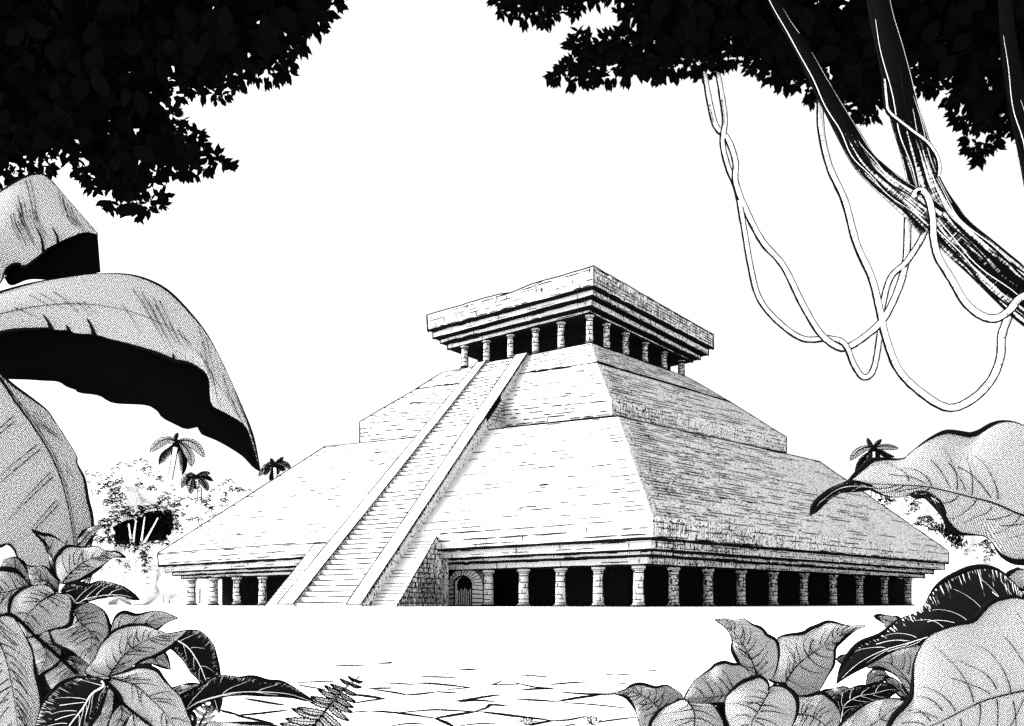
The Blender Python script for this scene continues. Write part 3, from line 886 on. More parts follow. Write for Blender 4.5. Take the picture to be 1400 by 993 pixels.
LF(shr, [(40,802),(33,791),(23,782),(12,778.5),(0,778.5),(-20,785),(-55,815)], [(40,802),(22,836),(10,842),(0,842),(-20,838),(-55,815)], d=4.1, veins=7, rim=4)
LF(shr, [(79,810),(80,795),(72.5,784.6),(60,774),(48,775),(35,774)], [(79,810),(60,806),(43,802),(40,791),(38,781),(35,774)], d=4.08, veins=6)
LF(shr, [(86,798),(77,786),(75.5,766),(81.5,756),(92,747),(112,748.5),(133,747),(143.5,753),(159,755),(171,762)], [(86,798),(98,795),(112,792),(124,784.5),(136,777),(151,765),(160,761.5),(171,762)],
   [(86,798),(91,790),(106,775.5),(121,766),(151,759),(171,762)], d=4.0, veins=6, rim=3.0, label='bright leaf with a long tip pointing right')
LF(shr, [(102,800),(112,798),(125,783)], [(102,805),(118,804),(122,799),(125,783)], d=4.1, veins=0, midw=0, stem=False)
LF(shr, [(82,810),(91,800),(104,797),(121,800),(139,794.5),(163,800),(174,806),(190,820)], [(82,810),(96,816),(101,830),(115,823),(136,818),(163,815.5),(178,818.5),(190,820)],
   [(82,810),(97,815),(106,825),(118,819),(136,815.5),(163,813.5),(190,820)], d=3.96, mat=DARK, veins=5, vein_mat=PAPER, rim=2.6, edge=(.1, .0), label='dark leaf with painted sheen pointing right')
LF(shr, [(101,832),(121,824),(140.5,834),(148,848),(150,865),(139,884),(123,909)], [(101,832),(97,845),(92,856),(69,863),(71,872),(74,880),(83,885),(98.6,892),(110,900),(123,909)], [(101,834),(110,851),(125,868),(123,909)], d=3.98, veins=6)
LF(shr, [(75.5,812),(84.6,812),(95,816),(99,828),(98,840),(97,851),(90,857),(69,861.5),(50,868),(37,872)], [(75.5,812),(72.5,806),(60,800),(45,801),(30,806),(18,816),(13,828),(13,840),(20,848),(28,858),(37,872)],
   [(75.5,812),(63,818),(48,830),(34,850),(37,872)], d=3.88, veins=7, rim=3.2, label='large rounded front leaf')
LF(shr, [(54,870),(68,862),(72,878.5),(83,889),(82,902),(74,912),(61.6,919),(51.6,926)], [(54,870),(37,871),(40,880),(45,891),(48,914),(51.6,926)], d=4.02, veins=5)
# deep leaf between them, painted black as the shade in the gaps
LF(shr, [(70,850),(100,870),(110,905),(90,960),(60,985)], [(70,850),(45,880),(45,930),(60,985)], d=4.35, mat=BLACKLEAF, veins=0, midw=0, label='black leaf painting the shade deep inside the plant')
LF(shr, [(84,898),(108,897),(124,908),(117,930),(95,950)], [(84,898),(70,905),(62,918),(62,930),(71,946),(95,950)], [(84,898),(100,905),(105,920),(95,950)], d=4.0, veins=6)
stems(shr, T, rb)

# ---- strap-leaved plant
rb = ground_at(130, 3.6)
stp = empty('strap_leaf_plant', rb, 'plant with long folded strap leaves, some black with painted sheen, at the bottom left corner', 'plant')
T = []
LF(stp, [(150,882),(152,860),(158,844),(169,837),(187,841),(205,836.5),(222,836),(232,840),(243,845.5)], [(150,882),(180,870),(205,866),(216,860),(228,852),(243,845.5)], d=3.96, veins=4, label='pale leaf with a sharp tip behind the folded one')
LF(stp, [(185,909),(205,894),(222,891),(230,902),(233,916)], [(185,912),(200,907),(219,911),(233,916)], d=3.9, veins=2, rim=2)
LF(stp, [(145,932),(116,920),(124,908),(131,898),(137,883),(150,868),(159,861),(173,856),(196,854.6),(212,860),(226,867),(243,865),(256,862)],
   [(145,932),(156,928),(175,915.5),(192,903),(212,897),(231,886),(242,876),(256,862)], [(145,932),(152,920),(171.6,894),(188.5,881.6),(212,871),(227,868),(256,862)], d=3.78, veins=8, rim=2.8, label='long leaf bending over to a dark tip')
LF(stp, [(240,868),(252,863),(270,862),(281,868),(292,881.6),(296,897),(299.5,917),(301,940),(304,957),(300,976)], [(236,880),(231,885),(238,889),(250,903),(261,920),(273,931),(289,960),(300,976)],
   [(240,874),(258,886),(273,909),(281,928),(291,950),(300,976)], d=(3.76, 3.8), mat=DARK, veins=4, vein_mat=PAPER, rim=2.6, midw=1.8, edge=(.05, .05), label='drooping black tip of the folded leaf', stem=False)
LF(stp, [(232,942),(249,936),(265,935),(282,936)], [(236,952),(250,952),(265,945),(282,936)], d=3.86, veins=1, rim=2)
LF(stp, [(240,955),(258,946),(273,938.6),(285.6,929),(304,923),(327,926),(338.6,925),(350,926),(366,931),(384,932),(400,939),(420,951.6),(433,962)],
   [(240,985),(256,974),(273,963),(289,957),(304,954),(324,950.5),(354,950),(377,950.5),(398.6,953.5),(417,958),(433,962)],
   [(240,978),(256,970),(273,959.5),(304,950.5),(324,947),(354,946),(377,947),(400,950.5),(433,962)], d=(3.6, 3.7), mat=DARK, veins=3, vein_mat=PAPER, rim=3.0, midw=1.8, edge=(.09, .0), n=56, label='long black leaf with painted sheen reaching right')
LF(stp, [(-3,842),(12,841.5),(22,848),(35,872),(45,894),(48,917),(54,940),(57,962),(52,1000),(28,1045)], [(-3,842),(-30,860),(-55,900),(-60,960),(-30,1020),(28,1045)],
   [(-3,842),(-4,862),(0,878.5),(9,901),(18.5,946),(25,993),(28,1045)], d=3.62, veins=14, rim=3.4, edge=(.07, .05), label='broad ribbed leaf at the left edge')
LF(stp, [(150,926),(160,922),(173,918),(188.5,912),(202,912),(215,917),(222,926),(233,939),(247,954),(255,972.5),(264,993),(270,1030)],
   [(150,926),(128,926.5),(143,931),(162,948),(169.5,963),(185,975.6),(204,989),(225,1005),(270,1030)], [(150,926),(165,931),(185,937),(207,956),(227,976),(238,993),(270,1030)], d=3.56, veins=9, rim=3.4, label='wide ribbed leaf curving down to the right')
LF(stp, [(140,929),(128,926.5),(112,926),(100,928),(85,934),(71,946),(58,963),(49,990),(46,1010),(68,1045)], [(141,934),(148,943),(140,955.5),(135.6,972.5),(124,989.5),(112,1012),(68,1045)],
   [(140,931),(142,938.6),(126,949),(114,968),(95.5,992.5),(85,1015),(68,1045)], d=3.5, mat=DARK, veins=6, vein_mat=PAPER, rim=3.2, midw=2.4, edge=(.09, .04), label='black leaf with painted sheen arching over the corner')
LF(stp, [(150,940),(155,945),(157,951),(156,963),(149.5,985),(140,1010)], [(150,942),(146,948),(142,957),(137,975.6),(126,992.5),(118,1010)], d=3.6, veins=0, rim=2.4, midw=0)
LF(stp, [(165,960),(182,976),(178,985),(168,996),(160,1020)], [(165,960),(154,976),(148,993),(145,1020)], d=3.58, veins=2, rim=2.4)
LF(stp, [(182,974),(196,985),(206,996),(190,1020)], [(182,974),(172,988),(165,1005),(190,1020)], d=3.54, veins=2, rim=2.4)
LF(stp, [(150,935),(180,965),(215,990),(220,1020)], [(150,935),(150,960),(160,990),(170,1020)], d=3.75, mat=BLACKLEAF, veins=0, midw=0, label='black leaf painting the shade under the ribbed one')  # black sheet in place of shade in the gap
LF(stp, [(268,1015),(282,989.5),(296,987),(335,988.5),(372,991.5),(400,1000)], [(268,1015),(330,1035),(400,1000)], d=3.4, veins=3, rim=3)
stems(stp, T, rb)

# ---- ferns
def fern(label, rach, d, lens, npair, ang=(168, -42), px0=1.05, group=None):
    bp = catmull(rach, 8); base = P(*rach[0], d); gb = Vector((base.x, base.y, ground_z(d)))
    e = empty('fern', gb, label, 'fern', group)
    mb = MB(); n = 30; q = resample(bp, n)
    depth = lambda t: d - .25 * t
    pts = [P(x, y, depth(i / (n - 1))) for i, (x, y) in enumerate(q)]
    mb.tube([gb] + pts, [.006] + [(1.5 - .75 * i / n) * d / F for i in range(n)], INK, 6)
    mb.tube([p + Vector((0, -.004, 0)) for p in pts], [(.8 - .55 * i / n) * d / F for i in range(n)], PAPER, 4)
    mb.build('stem', e, True, origin=gb)
    mb = MB()
    for k in range(npair):
        t = (k + .3) / npair
        x, y = q[min(n - 1, int(t * (n - 1)))]; L = lens * (1 - t) ** .75 + 6
        for sgn, a in ((0, ang[0]), (1, ang[1])):
            a = a + (t - .3) * (-26 if sgn == 0 else 45) + R.uniform(-5, 5)
            dx, dy = math.cos(math.radians(a)), -math.sin(math.radians(a)); nx, ny = -dy, dx
            w = L * .20 + 1.0; dd = depth(t); tip = dd - .03
            m = 10; A_, B_ = [], []
            for i in range(m + 1):
                f = i / m; ww = w * 1.9 * (f + .05) ** .55 * max(0, 1 - f) ** .85 * .62 * (1 + (.18 if i % 2 else -.12))
                if i == m: ww = 0
                cx, cy = x + dx * L * f, y + dy * L * f + 1.5 * math.sin(f * 3.1)
                A_.append(P(cx + nx * ww, cy + ny * ww, lerp(dd, tip, f))); B_.append(P(cx - nx * ww, cy - ny * ww, lerp(dd, tip, f)))
            for i in range(m):
                mb.face([A_[i], A_[i + 1], B_[i + 1], B_[i]], PAPER)
            pxm = d / F
            mb.tube(A_, .65 * px0 * pxm, INK, 4); mb.tube(B_[:-1] + [A_[-1]], .65 * px0 * pxm, INK, 4)
            mb.tube([(a_ + b_) / 2 + Vector((0, -.003, 0)) for a_, b_ in zip(A_, B_)], .35 * px0 * pxm, INK, 4)
            for i in range(1, m):
                for E_ in (A_, B_):
                    c_ = (A_[i] + B_[i]) / 2 + Vector((0, -.003, 0)); mb.tube([c_.lerp(E_[i], .35), c_.lerp(E_[i], .95)], .33 * px0 * pxm, INK, 3)
    mb.build('frond', e, False, origin=gb)
fern('small fern frond rising beside the tip of the long black leaf', [(418,1010),(428,993),(441,977),(448.6,967),(463,950),(474,939),(483,932),(491,925)], 4.6, 46, 13)
fern('fern frond tucked beneath the drooping black leaves at lower left', [(262,1030),(268,1005),(276,985),(284,970),(291,960)], 4.4, 30, 10, ang=(160, 5), px0=.55)
def tuft(label, px, w, h, d):
    gb = ground_at(px, d); e = MB(); rr = random.Random(int(px))
    for i in range(9):
        a = (i - 4) / 4; tip = gb + Vector((a * w + rr.uniform(-.02, .02), rr.uniform(-.1, .1), h * (1 - .35 * abs(a)) * rr.uniform(.8, 1.1)))
        mid = gb + (tip - gb) * .5 + Vector((a * w * -.12, 0, h * .12)); s = Vector((.03, 0, 0))
        e.face([gb - s * .3, gb + s * .3, mid + s, mid - s], PAPER); e.face([mid - s, mid + s, tip], PAPER)
        e.tube([gb - s * .3, mid - s, tip], .32 * d / F, INK, 4); e.tube([gb + s * .3, mid + s, tip], .32 * d / F, INK, 4)
    o = e.build('grass_tuft', None, origin=gb); tag(o, label, 'grass', 'grass tufts in the paving')
tuft('spiky grass tuft at the bottom edge of the plaza, left of the other', 721, .12, .10, 12.9)
tuft('spiky grass tuft at the bottom edge of the plaza, nearest the right-hand leaves', 811, .11, .14, 12.9)

# ================================================================= FOREGROUND RIGHT
rb = ground_at(1030, 4.0)
hrt = empty('heart_leaf_plant', rb, 'low plant with a rosette of heart-shaped stippled leaves at the bottom right', 'plant')
T = []
LF(hrt, [(905,987),(930,968),(933.5,952),(923.6,943),(910.5,937),(896,940),(876,935.6),(863,938),(854,944),(835,948)], [(905,987),(890,1002),(878,997),(873,988),(869.4,973),(863,961),(853,951.5),(835,948)],
   [(905,985),(898,966),(879,951.5),(863,947),(835,948)], d=4.0, veins=6, rim=2.8, label='leftmost leaf with its tip pointing left')
LF(hrt, [(1036,926),(1020,920),(1009,905.5),(1001,889),(1001,876),(996,864.5),(987.6,854.6),(978,847.5)], [(1036,926),(1051,930),(1057.5,923.6),(1063,907),(1065,892),(1061,876),(1049,868.6),(1041,859),(1029.6,854.6),(1024,850.5),(1017,846.5),(1002,848),(992.5,846),(978,847.5)],
   [(1036,926),(1033.6,918.6),(1022,892),(1004,866),(988,851),(978,847.5)], d=4.0, veins=7, rim=3.0, label='tall leaf with its tip curling left')
LF(hrt, [(1072,935),(1052,930),(1060,918.6),(1065,899),(1062,876),(1072,869),(1097,866),(1107,860),(1118,856),(1130,850.5),(1139.6,851),(1151,854),(1164,856),(1177,854.6),(1185.5,856)],
   [(1072,935),(1077,943),(1089,951.5),(1102,953),(1118,946.6),(1125,937),(1131,925),(1139.6,909),(1141,887.5),(1148,879),(1161,868),(1174,859.6),(1185.5,856)],
   [(1072,935),(1089,910.5),(1112,892),(1138,876),(1160,862),(1185.5,856)], d=4.06, veins=8, rim=3.0, extra=[([(.73, .95), (.78, .6), (.85, .3), (.9, -.1), (.93, -.75)], 2.0, INK)], label='broad leaf with its tip curling right')
LF(hrt, [(1024,934),(1027,924),(1020.5,915),(1012,909),(1001,908),(991,905.5),(978,909),(971,915),(951.5,928.5),(943,940),(935,956)], [(1024,934),(1012,955),(992.5,961),(971,963),(950,962),(935,956)], [(1024,934),(1000,948),(975,953),(935,956)], d=3.94, veins=6, rim=2.8)
LF(hrt, [(985,965),(1000,963),(1005,985),(1000,1010)], [(985,965),(975,975),(980,1000),(1000,1010)], d=4.05, mat=BLACKLEAF, veins=0, midw=0, label='black leaf painting the shade deep in the rosette')  # black sheet fills the gap as painted shade
LF(hrt, [(1091,976),(1087,960),(1089,953),(1105,951.5),(1121.5,947),(1131,951.5),(1141,961),(1148.6,974.5),(1149,983),(1146,993),(1138,1022)], [(1091,976),(1084,990),(1090,1012),(1138,1022)], [(1091,976),(1110,980),(1130,995),(1138,1022)], d=3.94, veins=6, rim=3)
LF(hrt, [(940,960),(932,957),(909,966),(896,978),(888,995),(892,1030),(930,1060)], [(940,960),(958,962),(973,963),(981,971),(989,985),(992,1005),(980,1040),(930,1060)], [(940,960),(950,985),(930,1060)], d=3.84, veins=7, rim=3.0)
LF(hrt, [(1051,944),(1050,934),(1039,925),(1029.6,927),(1016,932),(1003,941.6),(992.5,953),(991,966),(992.5,981),(1002,1002),(1030,1042)], [(1051,944),(1056,938),(1072,939),(1082,945),(1089,955),(1090.5,969.6),(1087,984),(1080,997),(1060,1020),(1030,1042)],
   [(1051,946),(1038,970),(1027,992),(1030,1042)], d=3.74, veins=8, rim=3.4, label='rounded front leaf in the middle of the rosette')
stems(hrt, T, rb)

rb = ground_at(1235, 4.3)
mid = empty('creeping_plant', rb, 'small tangled plant with dark curled leaves between the heart-leaf rosette and the giant leaf', 'plant')
T = []
LF(mid, [(1235,852),(1226,843.5),(1206,841),(1195,842)], [(1235,856),(1213,858),(1205,850),(1195,842)], d=4.3, veins=1, rim=2.4, edge=(.02, .02), stem=False)
LF(mid, [(1162,893),(1152,896),(1142,901.5)], [(1166,905),(1154,908),(1142,901.5)], d=4.3, mat=HATCH, veins=0, rim=2, edge=(.02, .02), stem=False)
LF(mid, [(1252,962),(1258,930),(1268,882),(1231,886),(1204,897),(1181,910)], [(1252,962),(1243,950),(1226,925),(1206,914),(1188,913),(1181,910)], [(1252,962),(1240,930),(1212,906),(1181,910)], d=4.2, veins=5, rim=2.2)
LF(mid, [(1215,926),(1213,922),(1204,915),(1195,915),(1186,922.7),(1185,937)], [(1215,926),(1204,933),(1194,936),(1185,937)], d=4.12, mat=HATCH, veins=0, rim=2.2, label='small hatched leaf above the black one')
LF(mid, [(1245,958),(1232,935),(1218,926),(1208,928)], [(1245,960),(1228,950),(1218,938),(1208,928)], d=4.15, mat=HATCH, veins=2, rim=2)
LF(mid, [(1130,955),(1123,946.6),(1138,941.6),(1152.6,939),(1162,943)], [(1130,955),(1141,964),(1148,952),(1162,943)], d=4.1, veins=1, rim=2.2)
LF(mid, [(1149,988),(1143,963),(1141,956),(1148,948),(1161,941.6),(1176,937.5),(1185.5,938),(1195,935),(1206,934.5),(1220,937),(1229,944)], [(1149,988),(1156,981),(1171,970),(1187,962),(1208,957),(1220,949),(1229,944)], d=4.02, mat=DARK, back=INK, veins=5, vein_mat=PAPER, rim=2.4, edge=(.08, .02), label='black curled leaf')
LF(mid, [(1140,1020),(1148,993),(1164,976.6),(1184,963),(1209,955.5),(1229,956),(1244,962)], [(1140,1020),(1180,1032),(1215,1005),(1224,985),(1244,962)], d=3.9, veins=4, rim=2.6)
stems(mid, T, rb)

rb = ground_at(1480, 3.6)
gia = empty('elephant_ear_plant', rb, 'giant-leaved plant with huge wavy leaves, one black and glossy, at the right edge', 'plant')
T = []
LF(gia, [(1460,720),(1460,610),(1398,581),(1374,576),(1356,580.4),(1340,590.6),(1326.6,595),(1313,593),(1295,590.6),(1279,596),(1263,605),(1245,619),(1233.7,627.5),(1204,628),(1190.6,631),(1175,644),(1160,659)],
   [(1460,720),(1450,765),(1398,768.5),(1381,766),(1367,757),(1356,741),(1345,733),(1326.6,731),(1311,729),(1297,718.6),(1291,705),(1277,689),(1263,679),(1245,677),(1227,680),(1211,678),(1195,671),(1185,664),(1160,659)],
   [(1460,720),(1398,705),(1360.6,689),(1326.6,680),(1270,666.5),(1236,664),(1195,662),(1160,659)], d=(3.76, 3.9), n=80, veins=8, rim=5.0, edge=(.07, .07), midw=1.8, label='huge wavy pale leaf reaching left in front of the pyramid')
LF(gia, [(1192,666),(1179,662.5),(1166,659),(1154,660),(1136,667.6),(1120,682),(1111,694),(1108,704)], [(1192,668),(1168,670.5),(1150,674),(1132,684),(1117,696),(1108,704)], d=(3.88, 3.84), mat=DARK, veins=2, vein_mat=PAPER, rim=3.6, edge=(.02, .02), midw=.6, label='black curled tip of the huge leaf', stem=False)
LF(gia, [(1245,676.5),(1258.6,673),(1272,674),(1283.5,683.5),(1290,696),(1293,708)], [(1245,678),(1263,680),(1277,690),(1287,701),(1293,709)], d=(3.84, 3.76), mat=DARK, veins=2, vein_mat=PAPER, rim=3.0, edge=(0, 0), midw=0, label='black turned-over edge of the huge leaf', stem=False)
LF(gia, [(1370,800),(1376,788),(1384,781.5),(1398,778.5),(1440,790)], [(1370,800),(1395,806),(1440,812)], d=3.7, veins=0, rim=3.4, midw=0)
LF(gia, [(1450,850),(1400,812),(1390.5,801.5),(1379,790),(1363.6,779),(1345.6,775),(1327.7,777),(1310,783.5),(1292,792.5),(1276,806),(1265,826),(1253.5,837),(1226.6,848.6),(1208.6,864),(1197,871),(1175,880),(1159,896),(1148,916),(1143.5,935)],
   [(1450,850),(1400,880),(1330,885),(1295,882),(1262.5,882),(1224,889.5),(1206,896.5),(1184,908),(1163.7,919),(1143.5,935)], [(1450,850),(1395,855),(1330,858),(1280,868),(1240,880),(1206,890),(1172,908),(1143.5,935)], d=(3.55, 3.85), n=70, mat=DARK, veins=7, vein_mat=PAPER, vein_w=.9, rim=4.2, edge=(.14, .02), midw=1.6, label='huge black glossy leaf pointing down left')
LF(gia, [(1460,930),(1450,845),(1397,818),(1372,818),(1354,824),(1341,837),(1330,848.6),(1310,853),(1289,860),(1269,871),(1256,889),(1249,909),(1248,932),(1244,956),(1220,983),(1205,1022)],
   [(1460,930),(1440,1030),(1350,1062),(1250,1052),(1205,1022)], [(1460,930),(1397,945),(1343,959),(1283,988),(1205,1022)], d=(3.42, 3.46), n=70, veins=9, rim=4.6, edge=(.05, .04), midw=1.6, label='huge pale leaf in the bottom right corner')
stems(gia, T, rb)

# ================================================================= TREES OVERHEAD
def inside(poly, x, y):
    c = False; n = len(poly); j = n - 1
    for i in range(n):
        xi, yi = poly[i]; xj, yj = poly[j]
        if (yi > y) != (yj > y) and x < (xj - xi) * (y - yi) / (yj - yi) + xi: c = not c
        j = i
    return c
def edge_dist(poly, x, y):
    best = 1e9
    for i in range(len(poly)):
        (ax, ay), (bx, by) = poly[i], poly[(i + 1) % len(poly)]
        l = (bx - ax) ** 2 + (by - ay) ** 2 or 1
        t = max(0, min(1, ((x - ax) * (bx - ax) + (y - ay) * (by - ay)) / l))
        d = math.hypot(x - ax - t * (bx - ax), y - ay - t * (by - ay)); best = min(best, d)
    return best
def leaf_card(mb, base, dirv, L, w, nrm, mat=BLACKLEAF):
    s = dirv.cross(nrm)
    if s.length < 1e-5: s = dirv.orthogonal()
    s.normalize(); u = dirv.normalized(); n = s.cross(u)
    pts = [base, base + u * L * .3 + s * w * .42 + n * w * .1, base + u * L * .58 + s * w * .46 + n * w * .12, base + u * L,
           base + u * L * .58 - s * w * .46 + n * w * .12, base + u * L * .3 - s * w * .42 + n * w * .1]
    mb.face(pts, mat)
def canopy(parent, poly, d0, d1, seed, size=17, dens=1.0):
    rr = random.Random(seed); mb = MB()
    xs = [p[0] for p in poly]; ys = [p[1] for p in poly]
    area = abs(sum(poly[i][0] * poly[(i + 1) % len(poly)][1] - poly[(i + 1) % len(poly)][0] * poly[i][1] for i in range(len(poly)))) / 2
    def rnd_dir(bias=None):
        v = Vector((rr.gauss(0, 1), rr.gauss(0, .8), rr.gauss(0, 1) - .35))
        if bias: v = v * .55 + bias * 1.5
        return v.normalized()
    # inner foliage, larger leaves filling the volume
    n = int(area / 55 * dens); c = 0
    while c < n:
        x, y = rr.uniform(min(xs), max(xs)), rr.uniform(min(ys), max(ys))
        if not inside(poly, x, y): continue
        e = edge_dist(poly, x, y); c += 1
        if e < 9: continue
        d = rr.uniform(d0, d1); L = min(46, max(12, e * 1.2)) * rr.uniform(.6, 1) * d / F
        v = rnd_dir(); nr = Vector((rr.gauss(0, .6), -1, rr.gauss(0, .6))).normalized()
        leaf_card(mb, P(x, y, d) - v * L * .5, v, L, L * .62, nr)
    # twigs with whorls of leaves near and along the outline
    n = int(area / 420 * dens); c = 0; tries = 0
    spots = []
    while c < n and tries < n * 40:
        tries += 1
        x, y = rr.uniform(min(xs), max(xs)), rr.uniform(min(ys), max(ys))
        if not inside(poly, x, y): continue
        e = edge_dist(poly, x, y)
        if e > 30: continue
        spots.append((x, y, None)); c += 1
    m = len(poly)
    for i in range(m):
        (ax, ay), (bx, by) = poly[i], poly[(i + 1) % m]
        l = math.hypot(bx - ax, by - ay); k = max(1, int(l / 9))
        nx, ny = (by - ay) / (l or 1), -(bx - ax) / (l or 1)
        if inside(poly, (ax + bx) / 2 + nx * 2, (ay + by) / 2 + ny * 2): nx, ny = -nx, -ny
        for j in range(k):
            t = (j + rr.random()) / k; q = rr.uniform(4, 11)
            spots.append((ax + (bx - ax) * t - nx * q, ay + (by - ay) * t - ny * q, (nx, ny)))
    for x, y, nb in spots:
        d = rr.uniform(d0, lerp(d0, d1, .6)); sz = size * rr.uniform(.75, 1.1); L = sz * d / F
        bias = None
        if nb: bias = Vector((nb[0], rr.uniform(-.2, .2), -nb[1] - .25))
        o = P(x, y, d)
        for q in range(rr.randint(4, 5)):
            v = rnd_dir(bias)
            leaf_card(mb, o + Vector((rr.uniform(-1, 1), rr.uniform(-1, 1), rr.uniform(-1, 1))) * L * .15, v, L * rr.uniform(.75, 1.1), L * rr.uniform(.36, .46), Vector((rr.gauss(0, .35), -1, rr.gauss(0, .35))).normalized())
    return mb.build('crown', parent, origin=P(sum(xs) / m, sum(ys) / m, d0))
def limb(mb, pts, d, mat=BARK, sides=14, v0=0.0):
    q = catmull(pts, 7)
    c = [P(x, y, d if not hasattr(d, '__len__') else lerp(d[0], d[1], i / (len(q) - 1))) for i, (x, y, r) in enumerate(q)]
    rad = [r * p.y / F for (x, y, r), p in zip(q, c)]
    mb.tube(c, rad, mat, sides, v0)
    return c, rad
# left tree: trunk stands outside the frame
gb = Vector((-7.6, 8.6, ground_z(8.6)))
ltree = empty('shade_tree', gb, 'black silhouetted tree crown overhanging the upper left corner', 'tree', 'overhanging trees')
PL = [(478,-60),(470,-5),(462,14),(446,40),(424,46),(418,72),(404,82),(406,100),(384,110),(362,112),(336,118),(318,122),(304,142),(288,134),(268,128),(250,126),(240,150),(248,166),(262,172),(276,186),(288,206),(306,212),(322,226),(300,232),(278,238),(256,250),(240,240),(218,240),(216,256),(234,270),(222,282),(206,282),(192,296),(176,286),(158,290),(142,286),(136,270),(122,256),(110,246),(98,236),(106,224),(94,218),(82,218),(72,232),(58,232),(40,234),(20,250),(-20,262),(-120,260),(-170,60),(-150,-120),(-60,-220),(90,-270),(260,-250),(400,-180),(460,-110)]
canopy(ltree, PL, 7.2, 9.8, 41)
mb = MB()
tops = [P(-60, 120, 8.6), P(60, 40, 8.8), P(200, 120, 8.4), P(330, 30, 8.6)]
bole = [gb, gb + Vector((.1, 0, 2.2)), gb + Vector((.5, 0, 4.2))]
mb.tube([Vector(q) for q in catmull([tuple(v) for v in bole], 8)], .24, BARK, 12)
for t in tops: mb.tube([Vector(q) for q in catmull([tuple(bole[-1]), tuple(bole[-1].lerp(t, .5) + Vector((0, 0, .5))), tuple(t)], 8)], [.14 - .1 * i / 16 for i in range(17)], BLACKLEAF, 8)
mb.build('trunk', ltree, True, origin=gb)
# right tree
gb = Vector((7.3, 8.0, ground_z(8.0)))
rtree = empty('leaning_tree', gb, 'leaning tree with streaked bark and black leaves, hung with vines, at the upper right', 'tree', 'overhanging trees')
PR = [(655,-70),(664,-4),(680,10),(688,22),(700,20),(716,34),(734,30),(746,36),(762,28),(786,20),(800,2),(830,0),(846,18),(858,34),(838,44),(816,50),(800,46),(788,44),(778,58),(786,72),(774,84),(752,96),(748,106),(770,114),(790,122),(812,112),(836,112),(860,116),(884,106),(908,110),(930,100),(950,104),(966,108),(984,98),(1000,86),(1024,94),(1044,108),(1066,122),(1086,124),(1104,138),(1122,134),(1150,150),(1166,158),(1182,168),(1200,162),(1210,150),(1216,128),(1240,118),(1262,126),(1282,132),(1300,150),(1302,172),(1318,180),(1318,202),(1334,212),(1338,228),(1348,212),(1362,202),(1368,184),(1384,180),(1404,206),(1500,214),(1580,150),(1600,-40),(1520,-150),(1360,-240),(1120,-280),(900,-240),(760,-170),(690,-110)]
canopy(rtree, PR, 8.7, 11.5, 43)
mb = MB()
A = [(1668,1105,100),(1640,840,70),(1560,580,52),(1470,460,36),(1400,405,29),(1345,357,25),(1297,312,24),(1268,262,20.5),(1251,205,19),(1235,150,19),(1219,80,17),(1204,20,15),(1192,-50,13)]
def rev_uv(): pass
ca, ra = limb(mb, A, 8.1, BARK, 18, -1.75)
# pale ridges and black furrows running along the trunk
def ridge(mb, c, rad, ang, i0, i1, w, mat, seed):
    rr = random.Random(seed); pts = []; rs = []
    for i in range(i0, i1):
        t = (c[min(len(c) - 1, i + 1)] - c[max(0, i - 1)]).normalized()
        x = t.cross(Vector((0, -1, 0))).normalized(); y = x.cross(t).normalized()
        if y.y > 0: y = -y
        a = ang + .12 * math.sin(i * .5 + seed)
        pts.append(c[i] + (x * math.sin(a) + y * math.cos(a)) * rad[i] * 1.0)
        f = (i - i0) / max(1, i1 - i0 - 1)
        rs.append(w * (.27 if mat is INK else .27) * c[i].y / F * (.25 + .75 * math.sin(math.pi * f) ** .6))
    mb.tube(pts, rs, mat, 5)
nA = len(ca)
for ang, a0, a1, w, m in ((-1.35, 10, 78, 5, INK), (1.35, 10, 78, 5, INK), (-1.05, 14, 70, 2.6, PAPER), (1.05, 20, 76, 2.4, PAPER), (.35, 12, 44, 3.2, PAPER), (-.4, 20, 40, 3.6, INK), (.75, 16, 50, 4.5, INK), (-.75, 16, 46, 2.2, PAPER), (.05, 34, 56, 2.6, PAPER), (-.2, 46, 62, 5, INK), (.55, 38, 58, 2.2, PAPER), (.2, 14, 30, 5, INK)):
    ridge(mb, ca, ra, ang, a0 + 7, min(a1 + 7, nA), w, m, int(a0 + w * 7))
mb.build('trunk', rtree, True, origin=gb)
mb = MB()
Bl = [(1276,304,22),(1245,277,18),(1207,247,15),(1180,219,14.5),(1160,186,13.5),(1140,150,12),(1118,110,10.5),(1095,66,8.5),(1072,30,7),(1052,-10,6),(1036,-50,5)]
cb, rb_ = limb(mb, Bl, 8.06, BARK, 14, 3.6)
nB = len(cb)
for ang, a0, a1, w, m in ((-1.3, 0, 66, 4, INK), (1.3, 0, 66, 4, INK), (-1.0, 4, 68, 2.2, PAPER), (1.0, 6, 40, 1.8, PAPER), (1.15, 36, 60, 1.6, PAPER), (.2, 2, 26, 2.4, PAPER), (-.3, 6, 34, 4, INK), (.6, 2, 24, 4, INK)):
    ridge(mb, cb, rb_, ang, a0, min(a1, nB), w, m, int(a0 + w * 5 + 3))
mb.build('limb', rtree, True, origin=cb[0])
mb = MB()
cc, rc = limb(mb, [(1540,600,40),(1452,370,24),(1424,272,18),(1408,205,15),(1394,150,13),(1383,90,11),(1375,20,9),(1370,-50,8)], 8.5, BARK, 14, 2.2)
ridge(mb, cc, rc, -1.0, 4, 40, 2.4, PAPER, 3); ridge(mb, cc, rc, -1.35, 2, 46, 4, INK, 5); ridge(mb, cc, rc, -.2, 6, 30, 2, PAPER, 8)
mb.build('limb', rtree, True, origin=cc[0])

